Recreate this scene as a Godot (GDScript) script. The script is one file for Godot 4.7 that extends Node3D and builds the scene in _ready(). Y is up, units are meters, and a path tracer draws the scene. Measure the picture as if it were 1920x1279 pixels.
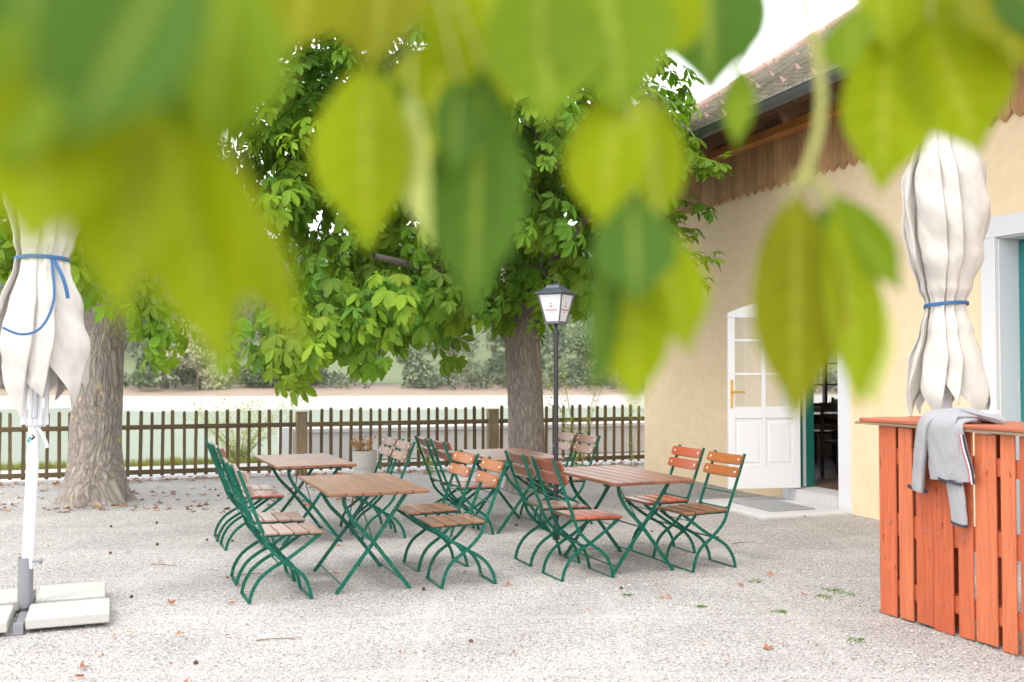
extends Node3D

# ------------------------------------------------------------------ mesh builder
class MB:
	var v := PackedVector3Array()
	var n := PackedVector3Array()
	var uv := PackedVector2Array()
	var c := PackedColorArray()
	var ix := PackedInt32Array()
	var col := Color(1, 1, 1)
	var tinted := false

	func put(p: Vector3, nn: Vector3, t: Vector2) -> int:
		v.append(p); n.append(nn); uv.append(t); c.append(col)
		return v.size() - 1

	func tri(a: Vector3, b: Vector3, d: Vector3, ta := Vector2.ZERO, tb := Vector2.ZERO, td := Vector2.ZERO) -> void:
		var nn := (b - a).cross(d - a)
		if nn.length_squared() < 1e-16:
			return
		nn = nn.normalized()
		var i := put(a, nn, ta)
		put(b, nn, tb); put(d, nn, td)
		ix.append(i); ix.append(i + 2); ix.append(i + 1)

	func quad(a: Vector3, b: Vector3, d: Vector3, e: Vector3, o := Vector2.ZERO) -> void:
		var w := (b - a).length()
		var h := (e - a).length()
		var nn := (b - a).cross(e - a)
		if nn.length_squared() < 1e-16:
			nn = (d - b).cross(e - b)
		nn = nn.normalized()
		var i := put(a, nn, o)
		put(b, nn, o + Vector2(w, 0)); put(d, nn, o + Vector2(w, h)); put(e, nn, o + Vector2(0, h))
		for k in [0, 2, 1, 0, 3, 2]:
			ix.append(i + k)

	func quad_out(a: Vector3, b: Vector3, d: Vector3, e: Vector3, centre: Vector3, o := Vector2.ZERO) -> void:
		if (b - a).cross(e - a).dot((a + d) / 2.0 - centre) < 0.0:
			quad(b, a, e, d, o)
		else:
			quad(a, b, d, e, o)

	func tri_out(a: Vector3, b: Vector3, d: Vector3, centre: Vector3) -> void:
		if (b - a).cross(d - a).dot(a - centre) < 0.0:
			tri(b, a, d)
		else:
			tri(a, b, d)

	# box with chamfered edges; u runs along its longest side
	func box(xf: Transform3D, s: Vector3, ch := 0.0, o := Vector2.ZERO) -> void:
		var h := s / 2.0
		var ctr := xf.origin
		var long := 0
		if s.y > s.x and s.y >= s.z: long = 1
		elif s.z > s.x and s.z > s.y: long = 2
		for ax in 3:
			var a1 := (ax + 1) % 3
			var a2 := (ax + 2) % 3
			if a2 == long or (a1 != long and s[a2] > s[a1]):
				var q := a1
				a1 = a2
				a2 = q
			for sg in [-1.0, 1.0]:
				var ps: Array[Vector3] = []
				for k in [[-1.0, -1.0], [1.0, -1.0], [1.0, 1.0], [-1.0, 1.0]]:
					var p := Vector3.ZERO
					p[ax] = sg * h[ax]
					p[a1] = k[0] * (h[a1] - ch)
					p[a2] = k[1] * (h[a2] - ch)
					ps.append(xf * p)
				var nn := (ps[1] - ps[0]).cross(ps[3] - ps[0]).normalized()
				var flip := nn.dot((ps[0] + ps[2]) / 2.0 - ctr) < 0.0
				if flip: nn = -nn
				var w := 2.0 * (h[a1] - ch)
				var hh := 2.0 * (h[a2] - ch)
				var oo := o + Vector2(0, 0.37 * ax + 0.11 * sg)
				var i := put(ps[0], nn, oo)
				put(ps[1], nn, oo + Vector2(w, 0)); put(ps[2], nn, oo + Vector2(w, hh)); put(ps[3], nn, oo + Vector2(0, hh))
				for k in ([0, 1, 2, 0, 2, 3] if flip else [0, 2, 1, 0, 3, 2]):
					ix.append(i + k)
		if ch <= 0.0:
			return
		for ax in 3:   # edges that run along ax
			var a1 := (ax + 1) % 3
			var a2 := (ax + 2) % 3
			for s1 in [-1.0, 1.0]:
				for s2 in [-1.0, 1.0]:
					var e := [Vector3.ZERO, Vector3.ZERO, Vector3.ZERO, Vector3.ZERO]
					for k in 4:
						var p := Vector3.ZERO
						p[ax] = (h[ax] - ch) * (-1.0 if k == 0 or k == 3 else 1.0)
						p[a1] = s1 * (h[a1] - (0.0 if k < 2 else ch))
						p[a2] = s2 * (h[a2] - (ch if k < 2 else 0.0))
						e[k] = xf * p
					quad_out(e[0], e[1], e[2], e[3], ctr, o)
		for s0 in [-1.0, 1.0]:
			for s1 in [-1.0, 1.0]:
				for s2 in [-1.0, 1.0]:
					tri_out(xf * Vector3(s0 * h.x, s1 * (h.y - ch), s2 * (h.z - ch)), xf * Vector3(s0 * (h.x - ch), s1 * h.y, s2 * (h.z - ch)), xf * Vector3(s0 * (h.x - ch), s1 * (h.y - ch), s2 * h.z), ctr)

	func bx(x0: float, x1: float, y0: float, y1: float, z0: float, z1: float, ch := 0.0, o := Vector2.ZERO) -> void:
		box(Transform3D(Basis(), Vector3((x0 + x1) / 2.0, (y0 + y1) / 2.0, (z0 + z1) / 2.0)), Vector3(absf(x1 - x0), absf(y1 - y0), absf(z1 - z0)), ch, o)

	# smooth surface from rows of points; rows run along v, points along u, front side = u x v
	func grid(rows: Array, closed := false, us := 1.0, vs := 1.0) -> void:
		var nv := rows.size()
		var first: PackedVector3Array = rows[0]
		var nu := first.size()
		var base := v.size()
		for j in nv:
			var r: PackedVector3Array = rows[j]
			var up: PackedVector3Array = rows[mini(j + 1, nv - 1)]
			var dn: PackedVector3Array = rows[maxi(j - 1, 0)]
			for i in nu:
				var a: Vector3
				if closed:
					var i1 := i + 1 if i + 1 < nu else 1
					var i0 := i - 1 if i > 0 else nu - 2
					a = r[i1] - r[i0]
				else:
					a = r[mini(i + 1, nu - 1)] - r[maxi(i - 1, 0)]
				var nn := a.cross(up[i] - dn[i])
				if nn.length_squared() < 1e-18:
					nn = Vector3.UP
				put(r[i], nn.normalized(), Vector2(us * i / (nu - 1.0), vs * j / (nv - 1.0)))
		for j in nv - 1:
			for i in nu - 1:
				var p := base + j * nu + i
				for k in [p, p + nu + 1, p + 1, p, p + nu, p + nu + 1]:
					ix.append(k)

	# round tube along a path, radius per point; squash flattens it along its side
	func tube(path: PackedVector3Array, rad: PackedFloat32Array, sides := 8, caps := true, squash := 1.0, hint := Vector3.UP) -> void:
		var rows := []
		var m := path.size()
		var side := Vector3.ZERO
		var length := 0.0
		for j in m:
			var t := (path[mini(j + 1, m - 1)] - path[maxi(j - 1, 0)]).normalized()
			if j == 0:
				side = hint.cross(t)
				if side.length() < 0.05: side = Vector3.RIGHT.cross(t)
			else:
				length += (path[j] - path[j - 1]).length()
			side = (side - t * side.dot(t)).normalized()
			var other := t.cross(side)
			var r := PackedVector3Array()
			var rr := rad[mini(j, rad.size() - 1)]
			for i in sides + 1:
				var an := TAU * i / sides
				r.append(path[j] + (side * cos(an) + other * sin(an) * squash) * rr)
			rows.append(r)
		grid(rows, true, TAU * rad[0], length)
		if caps:
			for e in [0, m - 1]:
				var t: Vector3 = (path[0] - path[1]) if e == 0 else (path[m - 1] - path[m - 2])
				var r: PackedVector3Array = rows[e]
				for i in sides:
					tri_out(path[e], r[i], r[i + 1], path[e] - t.normalized())

	# flat bar swept along a path that lies in a plane with normal nn: w across in the plane, t along nn
	func bar(path: PackedVector3Array, nn: Vector3, w: float, t: float) -> void:
		var m := path.size()
		var s := PackedVector3Array()
		var len := PackedFloat32Array()
		var l := 0.0
		for j in m:
			var tg := (path[mini(j + 1, m - 1)] - path[maxi(j - 1, 0)]).normalized()
			s.append(tg.cross(nn).normalized())
			if j > 0: l += (path[j] - path[j - 1]).length()
			len.append(l)
		for k in 4:
			var base := v.size()
			for j in m:
				var a: Vector3
				var b: Vector3
				var no: Vector3
				if k == 0:
					no = s[j]; a = s[j] * w / 2 - nn * t / 2; b = s[j] * w / 2 + nn * t / 2
				elif k == 1:
					no = nn; a = s[j] * w / 2 + nn * t / 2; b = -s[j] * w / 2 + nn * t / 2
				elif k == 2:
					no = -s[j]; a = -s[j] * w / 2 + nn * t / 2; b = -s[j] * w / 2 - nn * t / 2
				else:
					no = -nn; a = -s[j] * w / 2 - nn * t / 2; b = s[j] * w / 2 - nn * t / 2
				put(path[j] + a, no, Vector2(len[j], 0)); put(path[j] + b, no, Vector2(len[j], w))
			for j in m - 1:
				var p := base + j * 2
				var q := (v[p + 1] - v[p]).cross(v[p + 2] - v[p]).dot(n[p]) > 0.0
				for x in ([p, p + 2, p + 1, p + 1, p + 2, p + 3] if q else [p, p + 1, p + 2, p + 1, p + 3, p + 2]):
					ix.append(x)
		for e in [0, m - 1]:
			var q := path[e]
			quad_out(q + s[e] * w / 2 - nn * t / 2, q + s[e] * w / 2 + nn * t / 2, q - s[e] * w / 2 + nn * t / 2, q - s[e] * w / 2 - nn * t / 2, path[1] if e == 0 else path[m - 2])

	# profile of (radius, height) turned about the y axis of xf
	func lathe(profile: PackedVector2Array, sides: int, xf := Transform3D()) -> void:
		var rows := []
		for p in profile:
			var r := PackedVector3Array()
			for i in sides + 1:
				var an := -TAU * i / sides
				r.append(xf * Vector3(cos(an) * p.x, p.y, sin(an) * p.x))
			rows.append(r)
		grid(rows, true)

	# prism: outline in the xy plane of xf, from z0 to z1
	func prism(outline: PackedVector2Array, z0: float, z1: float, xf := Transform3D(), o := Vector2.ZERO) -> void:
		var t := Geometry2D.triangulate_polygon(outline)
		for k in range(0, t.size(), 3):
			for z in [z0, z1]:
				var a := outline[t[k]]
				var b := outline[t[k + 1]]
				var d := outline[t[k + 2]]
				var pa := xf * Vector3(a.x, a.y, z)
				var pb := xf * Vector3(b.x, b.y, z)
				var pd := xf * Vector3(d.x, d.y, z)
				var away := xf.basis.z * (1.0 if z == maxf(z0, z1) else -1.0)
				var ua := Vector2(a.y, a.x) + o
				var ub := Vector2(b.y, b.x) + o
				var ud := Vector2(d.y, d.x) + o
				if (pb - pa).cross(pd - pa).dot(away) < 0.0: tri(pb, pa, pd, ub, ua, ud)
				else: tri(pa, pb, pd, ua, ub, ud)
		var ccw := not Geometry2D.is_polygon_clockwise(outline)
		for k in outline.size():
			var a := outline[k]
			var b := outline[(k + 1) % outline.size()]
			var q := [xf * Vector3(a.x, a.y, z0), xf * Vector3(b.x, b.y, z0), xf * Vector3(b.x, b.y, z1), xf * Vector3(a.x, a.y, z1)]
			if ccw == (z1 > z0): quad(q[0], q[1], q[2], q[3], o)
			else: quad(q[1], q[0], q[3], q[2], o)

	func mesh() -> ArrayMesh:
		var a := []
		a.resize(Mesh.ARRAY_MAX)
		a[Mesh.ARRAY_VERTEX] = v
		a[Mesh.ARRAY_NORMAL] = n
		a[Mesh.ARRAY_TEX_UV] = uv
		if tinted: a[Mesh.ARRAY_COLOR] = c
		a[Mesh.ARRAY_INDEX] = ix
		var m := ArrayMesh.new()
		m.add_surface_from_arrays(Mesh.PRIMITIVE_TRIANGLES, a)
		return m

# ------------------------------------------------------------------ scene helpers
var rng := RandomNumberGenerator.new()
var M := {}
var taken := {}

func R(a: float, b: float) -> float:
	return rng.randf_range(a, b)

func numbered(called: String) -> String:
	if not taken.has(called):
		taken[called] = 0
		return called
	taken[called] += 1
	return "%s_%03d" % [called, taken[called]]

func tag(o: Node3D, label: String, category: String, group := "", kind := "") -> Node3D:
	if label: o.set_meta("label", label)
	if category: o.set_meta("category", category)
	if group: o.set_meta("group", group)
	if kind: o.set_meta("kind", kind)
	return o

func thing(called: String, label: String, category: String, at := Vector3.ZERO, turn := 0.0, group := "") -> Node3D:
	var o := Node3D.new()
	o.name = numbered(called)
	add_child(o)
	o.position = at
	o.rotation.y = turn
	tag(o, label, category, group)
	return o

var part_names := {}
func obj(called: String, what, m: Material, parent: Node = null, xf := Transform3D()) -> MeshInstance3D:
	var o := MeshInstance3D.new()
	o.mesh = what.mesh() if what is MB else what
	o.material_override = m
	o.transform = xf
	if parent == null:
		o.name = numbered(called)
		add_child(o)
	else:
		var key := str(parent.get_instance_id()) + called
		var k: int = part_names.get(key, 0)
		part_names[key] = k + 1
		o.name = called if k == 0 else "%s_%03d" % [called, k]
		parent.add_child(o, true)
	return o

func struct(called: String, what, m: Material) -> MeshInstance3D:
	var o := obj(called, what, m)
	o.set_meta("kind", "structure")
	return o

func many(called: String, mesh: Mesh, m: Material, where: Array, tints: Array, parent: Node = null) -> MultiMeshInstance3D:
	var mm := MultiMesh.new()
	mm.transform_format = MultiMesh.TRANSFORM_3D
	mm.use_colors = tints.size() > 0
	mm.mesh = mesh
	mm.instance_count = where.size()
	for i in where.size():
		mm.set_instance_transform(i, where[i])
		if tints.size(): mm.set_instance_color(i, tints[i])
	var o := MultiMeshInstance3D.new()
	o.multimesh = mm
	o.material_override = m
	o.set_meta("kind", "stuff")
	if parent == null:
		o.name = numbered(called)
		add_child(o)
	else:
		o.name = called
		parent.add_child(o, true)
	return o

func dup(root: Node3D, at: Vector3, turn: float, label: String) -> Node3D:
	var r: Node3D = root.duplicate()
	r.name = numbered(str(root.name).get_slice("_0", 0))
	add_child(r)
	r.position = at
	r.rotation.y = turn
	r.set_meta("label", label)
	return r

func curve(pts: Array, steps := 6) -> PackedVector3Array:
	var out := PackedVector3Array()
	for i in pts.size() - 1:
		var p0: Vector3 = pts[maxi(i - 1, 0)]
		var p1: Vector3 = pts[i]
		var p2: Vector3 = pts[i + 1]
		var p3: Vector3 = pts[mini(i + 2, pts.size() - 1)]
		for k in steps:
			out.append(p1.cubic_interpolate(p2, p0, p3, float(k) / steps))
	out.append(pts[-1])
	return out

func rads(a: float, b: float, count: int) -> PackedFloat32Array:
	var out := PackedFloat32Array()
	for i in count:
		out.append(lerpf(a, b, i / maxf(count - 1.0, 1.0)))
	return out

func lin(r: float, g: float, b: float) -> Color:
	return Color(r, g, b).linear_to_srgb()

func mat(c: Color, rough := 0.7, metal := 0.0, spec := 0.5) -> StandardMaterial3D:
	var m := StandardMaterial3D.new()
	m.albedo_color = c
	m.roughness = rough
	m.metallic = metal
	m.metallic_specular = spec
	return m

func noise(seed_: int, freq: float, oct := 4, type := FastNoiseLite.TYPE_SIMPLEX_SMOOTH) -> FastNoiseLite:
	var f := FastNoiseLite.new()
	f.seed = seed_
	f.frequency = freq
	f.noise_type = type
	f.fractal_type = FastNoiseLite.FRACTAL_FBM if oct > 1 else FastNoiseLite.FRACTAL_NONE
	f.fractal_octaves = oct
	return f

func picture(w: int, h: int, f: Callable) -> ImageTexture:
	var im := Image.create(w, h, false, Image.FORMAT_RGB8)
	for y in h:
		for x in w:
			im.set_pixel(x, y, f.call(x, y))
	return ImageTexture.create_from_image(im)

# value that repeats after w x h pixels
func wrapn(f: FastNoiseLite, x: int, y: int, w: int, h: int, sx := 1.0, sy := 1.0) -> float:
	var a := TAU * x / w
	var b := TAU * y / h
	var ra := w * sx / TAU
	var rb := h * sy / TAU
	return f.get_noise_3d(cos(a) * ra + cos(b) * rb * 0.61, sin(a) * ra + 31.7 + sin(b) * rb * 0.79, sin(b) * rb - cos(b) * rb * 0.5)

func _ready() -> void:
	var cam := Camera3D.new()
	cam.name = "camera"
	cam.position = Vector3(0, 1.56, 0)
	cam.rotation_degrees.x = 1.55
	cam.near = 0.05
	cam.far = 2000.0
	var lens := CameraAttributesPhysical.new()
	lens.frustum_focal_length = 35.0
	lens.frustum_focus_distance = 8.6
	lens.exposure_aperture = 2.6
	cam.attributes = lens
	cam.fov = 37.81
	add_child(cam)
	cam.current = true

	var env := Environment.new()
	var sky := Sky.new()
	var sm := ProceduralSkyMaterial.new()
	sm.sky_top_color = Color(0.83, 0.85, 0.87)
	sm.sky_horizon_color = Color(1.0, 0.992, 0.98)
	sm.sky_curve = 0.3
	sm.ground_bottom_color = Color(0.72, 0.71, 0.69)
	sm.ground_horizon_color = Color(0.80, 0.80, 0.79)
	sm.sky_energy_multiplier = 1.2
	sky.sky_material = sm
	env.background_mode = Environment.BG_SKY
	env.sky = sky
	env.tonemap_mode = Environment.TONE_MAPPER_LINEAR
	env.tonemap_exposure = 2.72
	env.sdfgi_enabled = true
	env.ssao_enabled = true
	env.ssil_enabled = true
	env.fog_enabled = true
	env.fog_light_color = Color(0.95, 0.95, 0.93)
	env.fog_density = 0.00022
	var we := WorldEnvironment.new()
	we.name = "environment"
	we.environment = env
	add_child(we)
	var sun := DirectionalLight3D.new()
	sun.name = "sun"
	sun.light_energy = 0.25
	sun.light_angular_distance = 14.0
	sun.light_color = Color(1.0, 0.97, 0.92)
	sun.rotation_degrees = Vector3(-58, -38, 0)
	sun.shadow_enabled = true
	add_child(sun)

	rng.seed = 11
	make_materials()
	build_ground()
	build_house()
	build_fence()
	build_chestnuts()
	build_far_trees()
	build_bushes()
	build_furniture()
	build_lamp()
	build_planter()
	build_parasols()
	build_bar()
	build_litter()
	build_near_leaves()

# ------------------------------------------------------------------ materials
func make_materials() -> void:
	# gravel: small angular stones in three sizes
	var ca := noise(3, 0.13, 1, FastNoiseLite.TYPE_CELLULAR)
	ca.cellular_return_type = FastNoiseLite.RETURN_CELL_VALUE
	var cd := noise(3, 0.13, 1, FastNoiseLite.TYPE_CELLULAR)
	cd.cellular_return_type = FastNoiseLite.RETURN_DISTANCE2_SUB
	var cb := noise(9, 0.28, 1, FastNoiseLite.TYPE_CELLULAR)
	cb.cellular_return_type = FastNoiseLite.RETURN_CELL_VALUE
	var G := 1024
	var ia := ca.get_seamless_image(G, G)
	var idd := cd.get_seamless_image(G, G)
	var ib := cb.get_seamless_image(G, G)
	for i in [ia, idd, ib]: i.convert(Image.FORMAT_L8)
	var da := ia.get_data()
	var dd := idd.get_data()
	var db := ib.get_data()
	var col := PackedByteArray()
	col.resize(G * G * 3)
	var hei := PackedByteArray()
	hei.resize(G * G)
	for i in G * G:
		var a := da[i] / 255.0
		var e := clampf(dd[i] / 255.0 * 3.0, 0.0, 1.0)
		var b := db[i] / 255.0
		var k := 0.70 + 0.17 * a + 0.09 * (b - 0.5)
		if a < 0.10: k -= 0.20
		if b < 0.06: k -= 0.16
		var warm := 0.020 * sin(a * 37.0)
		k -= 0.07 * (1.0 - e)
		col[i * 3] = int(clampf(k + 0.008 + warm, 0, 1) * 232)
		col[i * 3 + 1] = int(clampf(k - 0.008, 0, 1) * 232)
		col[i * 3 + 2] = int(clampf(k - 0.010 - warm, 0, 1) * 232)
		hei[i] = int(clampf(0.25 + 0.5 * a * e + 0.25 * b, 0, 1) * 255)
	var gtex := ImageTexture.create_from_image(Image.create_from_data(G, G, false, Image.FORMAT_RGB8, col))
	var ghei := ImageTexture.create_from_image(Image.create_from_data(G, G, false, Image.FORMAT_L8, hei))
	var n1 := noise(21, 0.02, 5)
	var patch := picture(256, 256, func(x, y):
		var k: float = 0.93 + 0.10 * wrapn(n1, x, y, 256, 256) 
		return Color(k, k * 0.992, k * 0.98))
	var g := mat(Color(1, 1, 1), 0.95, 0.0, 0.25)
	g.albedo_texture = gtex
	g.heightmap_enabled = true
	g.heightmap_texture = ghei
	g.heightmap_scale = 0.3
	g.detail_enabled = true
	g.detail_albedo = patch
	g.detail_blend_mode = BaseMaterial3D.BLEND_MODE_MUL
	g.detail_uv_layer = BaseMaterial3D.DETAIL_UV_2
	g.uv2_triplanar = true
	g.uv2_world_triplanar = true
	g.uv2_scale = Vector3(0.16, 0.16, 0.16)
	M.gravel = g

	# wood grain, u along the grain (one unit = one metre)
	var n2 := noise(5, 0.05, 4)
	var n3 := noise(6, 0.012, 3)
	var grain := picture(256, 128, func(x, y):
		var k: float = 0.84 + 0.16 * wrapn(n2, x, y, 256, 128, 0.10, 2.4) + 0.14 * wrapn(n3, x, y, 256, 128, 0.5, 1.0)
		return Color(clampf(k, 0, 1), clampf(k * 0.985, 0, 1), clampf(k * 0.965, 0, 1)))
	M.grain = grain
	var wood := func(c: Color, rough: float, coat := 0.0) -> StandardMaterial3D:
		var m := mat(c, rough)
		m.albedo_texture = grain
		m.uv1_scale = Vector3(1.6, 5.0, 1)
		if coat > 0.0:
			m.clearcoat_enabled = true
			m.clearcoat = coat * 0.6
			m.clearcoat_roughness = 0.22
		return m
	M.slat_brown = [wood.call(lin(0.24, 0.105, 0.055), 0.42, 0.5), wood.call(lin(0.27, 0.125, 0.07), 0.42, 0.5), wood.call(lin(0.21, 0.09, 0.048), 0.45, 0.5)]
	M.slat_orange = [wood.call(lin(0.36, 0.105, 0.012), 0.45, 0.3), wood.call(lin(0.32, 0.09, 0.011), 0.45, 0.3), wood.call(lin(0.39, 0.12, 0.016), 0.45, 0.3)]
	M.slat_red = [wood.call(lin(0.42, 0.075, 0.018), 0.38, 0.6), wood.call(lin(0.38, 0.062, 0.016), 0.38, 0.6), wood.call(lin(0.45, 0.085, 0.022), 0.38, 0.6)]
	M.slat_rust = [wood.call(lin(0.30, 0.075, 0.04), 0.42, 0.5), wood.call(lin(0.33, 0.09, 0.05), 0.42, 0.5), wood.call(lin(0.27, 0.065, 0.036), 0.42, 0.5)]
	M.slat_pale = [wood.call(lin(0.34, 0.22, 0.17), 0.5, 0.4), wood.call(lin(0.30, 0.18, 0.135), 0.5, 0.4), wood.call(lin(0.38, 0.26, 0.21), 0.5, 0.4)]
	M.table_top = [wood.call(lin(0.24, 0.105, 0.047), 0.48, 0.25), wood.call(lin(0.26, 0.116, 0.053), 0.48, 0.25), wood.call(lin(0.22, 0.094, 0.042), 0.48, 0.25)]
	M.table_red = [wood.call(lin(0.235, 0.09, 0.052), 0.42, 0.4), wood.call(lin(0.21, 0.08, 0.045), 0.42, 0.4), wood.call(lin(0.26, 0.10, 0.058), 0.42, 0.4)]
	M.picket = [wood.call(lin(0.16, 0.112, 0.052), 0.85), wood.call(lin(0.195, 0.135, 0.066), 0.85), wood.call(lin(0.135, 0.097, 0.045), 0.85)]
	M.fence_post = wood.call(lin(0.32, 0.25, 0.16), 0.9)
	M.pallet = [wood.call(lin(0.56, 0.132, 0.05), 0.65, 0.1), wood.call(lin(0.50, 0.108, 0.038), 0.65, 0.1), wood.call(lin(0.60, 0.165, 0.068), 0.65, 0.1)]
	var nw := noise(88, 0.05, 4)
	var nk := noise(89, 0.035, 2)
	var worn := picture(512, 128, func(x, y):
		var k: float = 0.89 + 0.13 * wrapn(nw, x, y, 512, 128, 0.12, 2.2)
		var q: float = wrapn(nk, x, y, 512, 128, 0.5, 1.4)
		var c := Color(k, k * 0.97, k * 0.95)
		if q > 0.52: c = c.lerp(Color(0.97, 1.0, 1.0), clampf((q - 0.52) * 3.0, 0, 0.5))
		if q < -0.62: c = c.lerp(Color(0.45, 0.30, 0.22), clampf((-q - 0.62) * 6.0, 0, 0.7))
		return c)
	for m in M.pallet:
		m.albedo_texture = worn
		m.uv1_scale = Vector3(0.8, 3.0, 1)
	M.bare_wood = wood.call(lin(0.34, 0.25, 0.17), 0.85)
	M.cladding = [wood.call(lin(0.57, 0.325, 0.155), 0.75), wood.call(lin(0.48, 0.27, 0.125), 0.75), wood.call(lin(0.63, 0.375, 0.19), 0.75)]
	M.purlin = wood.call(lin(0.62, 0.25, 0.045), 0.6)
	M.rafter = wood.call(lin(0.16, 0.075, 0.035), 0.8)
	M.floor_wood = wood.call(lin(0.20, 0.10, 0.06), 0.5)
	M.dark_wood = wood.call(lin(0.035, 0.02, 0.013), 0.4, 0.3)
	M.counter_wood = [wood.call(lin(0.50, 0.13, 0.06), 0.5, 0.25), wood.call(lin(0.54, 0.155, 0.08), 0.5, 0.25)]

	var n4 := noise(77, 0.06, 3)
	var chips := picture(256, 256, func(x, y):
		var k: float = wrapn(n4, x, y, 256, 256)
		if k > 0.52: return Color(0.55, 0.60, 0.56)
		var d: float = 1.0 + 0.25 * k
		return Color(0.015 * d, 0.335 * d, 0.27 * d))
	M.green = mat(lin(0.002, 0.105, 0.068), 0.42, 0.0, 0.35)
	M.green.albedo_color = Color(1, 1, 1)
	M.green.albedo_texture = chips
	M.green.uv1_scale = Vector3(3.1, 3.1, 1)
	M.green_paint = mat(lin(0.01, 0.16, 0.12), 0.5)
	M.teal_paint = mat(lin(0.012, 0.20, 0.19), 0.5)
	M.steel = mat(lin(0.55, 0.55, 0.56), 0.35, 0.9)
	M.rivet = mat(lin(0.7, 0.7, 0.7), 0.3, 0.6)
	M.white_paint = mat(lin(0.70, 0.70, 0.72), 0.45)
	M.white_metal = mat(lin(0.64, 0.64, 0.67), 0.4)
	M.white_plaster = mat(lin(0.66, 0.66, 0.69), 0.85)
	M.grey_steel = mat(lin(0.22, 0.22, 0.24), 0.5, 0.3)
	M.black_iron = mat(lin(0.018, 0.018, 0.021), 0.4)
	M.zinc = mat(lin(0.12, 0.125, 0.135), 0.45, 0.4)
	M.slate_roof = mat(lin(0.10, 0.105, 0.13), 0.32, 0.5)
	M.brass = mat(lin(0.72, 0.42, 0.10), 0.35, 0.7)
	M.blue_strap = mat(lin(0.022, 0.095, 0.23), 0.7)

	# rough render of the house
	var n5 := noise(13, 0.03, 5)
	var stucco := picture(512, 512, func(x, y):
		var k: float = 0.975 + 0.03 * wrapn(n5, x, y, 512, 512)
		return Color(k, k * 0.994, k * 0.985))
	var fine := picture(256, 256, func(x, y):
		var k: float = 0.5 + 0.5 * wrapn(n5, x, y, 256, 256, 6.0, 6.0)
		return Color(k, k, k))
	var st := mat(lin(0.83, 0.665, 0.465), 0.95, 0.0, 0.2)
	st.albedo_texture = stucco
	st.uv1_triplanar = true
	st.uv1_scale = Vector3(0.45, 0.45, 0.45)
	st.heightmap_enabled = true
	st.heightmap_texture = fine
	st.heightmap_scale = 0.08
	M.stucco = st
	var con := mat(lin(0.45, 0.44, 0.42), 0.92, 0.0, 0.25)
	con.albedo_texture = stucco
	con.uv1_triplanar = true
	con.uv1_scale = Vector3(1.7, 1.7, 1.7)
	con.heightmap_enabled = true
	con.heightmap_texture = fine
	con.heightmap_scale = 0.3
	M.concrete = con
	var con2: StandardMaterial3D = con.duplicate()
	con2.albedo_color = lin(0.58, 0.575, 0.60)
	M.pale_concrete = con2
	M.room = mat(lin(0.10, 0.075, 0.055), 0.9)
	M.mat_grey = mat(lin(0.28, 0.285, 0.295), 0.95)

	# canvas
	var weave := picture(64, 64, func(x, y):
		var k := 0.5 + 0.25 * sin(x * TAU / 8.0) + 0.25 * sin(y * TAU / 8.0)
		return Color(k, k, k))
	var n6 := noise(31, 0.02, 4)
	var stain := picture(256, 256, func(x, y):
		var k: float = 0.97 + 0.04 * wrapn(n6, x, y, 256, 256)
		return Color(k, k * 0.99, k * 0.97))
	var cv := mat(lin(0.58, 0.56, 0.545), 0.9, 0.0, 0.2)
	cv.albedo_texture = stain
	cv.heightmap_enabled = true
	cv.heightmap_texture = weave
	cv.heightmap_scale = 0.02
	cv.uv1_scale = Vector3(2, 2, 1)
	cv.backlight_enabled = true
	cv.backlight = Color(0.45, 0.44, 0.42)
	M.canvas = cv
	var fl := mat(lin(0.31, 0.305, 0.315), 0.95, 0.0, 0.15)
	var n7 := noise(41, 0.2, 3)
	fl.albedo_texture = picture(128, 128, func(x, y):
		var k: float = 0.96 + 0.06 * wrapn(n7, x, y, 128, 128)
		return Color(k, k, k * 1.01))
	fl.uv1_scale = Vector3(3, 3, 1)
	fl.rim_enabled = true
	fl.rim = 0.3
	M.fleece = fl
	M.navy = mat(lin(0.035, 0.035, 0.05), 0.85)
	M.stripe_white = mat(lin(0.75, 0.75, 0.75), 0.8)
	M.stripe_red = mat(lin(0.55, 0.03, 0.06), 0.8)

	# bark
	var n8 := noise(51, 0.03, 5)
	n8.fractal_type = FastNoiseLite.FRACTAL_RIDGED
	var n9 := noise(52, 0.05, 4)
	var n10 := noise(53, 0.05, 3)
	var n11 := noise(54, 0.012, 3)
	for lichen in [true, false]:
		var b := mat(Color(1, 1, 1), 0.95, 0.0, 0.2)
		b.albedo_texture = picture(512, 512, func(x, y):
			var k: float = wrapn(n8, x, y, 512, 512, 1.25, 0.5)
			var p: float = wrapn(n9, x, y, 512, 512)
			var v := 0.82 - 0.22 * clampf(k, -1, 1) + 0.10 * p
			var q := Color(v * 0.75, v * 0.70, v * 0.665)
			if lichen:
				var l: float = wrapn(n10, x, y, 512, 512) + 0.55 * wrapn(n11, x, y, 512, 512)
				if l > 0.60: q = q.lerp(Color(0.90, 0.72, 0.22), clampf((l - 0.60) * 9.0, 0, 0.85))
			else:
				q = Color(q.r * 0.95, q.g * 0.94, q.b * 0.93)
			return q)
		if not M.has("bark_height"):
			M.bark_height = picture(512, 512, func(x, y):
				var k: float = wrapn(n8, x, y, 512, 512, 1.25, 0.5)
				var p: float = wrapn(n9, x, y, 512, 512)
				var v := clampf(0.5 - 0.4 * k + 0.2 * p, 0, 1)
				return Color(v, v, v))
		b.heightmap_enabled = true
		b.heightmap_texture = M.bark_height
		b.heightmap_scale = 3.0
		b.uv1_scale = Vector3(0.75, 0.55, 1)
		M["bark_lichen" if lichen else "bark"] = b
	M.twig = mat(lin(0.16, 0.11, 0.07), 0.8)
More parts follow.
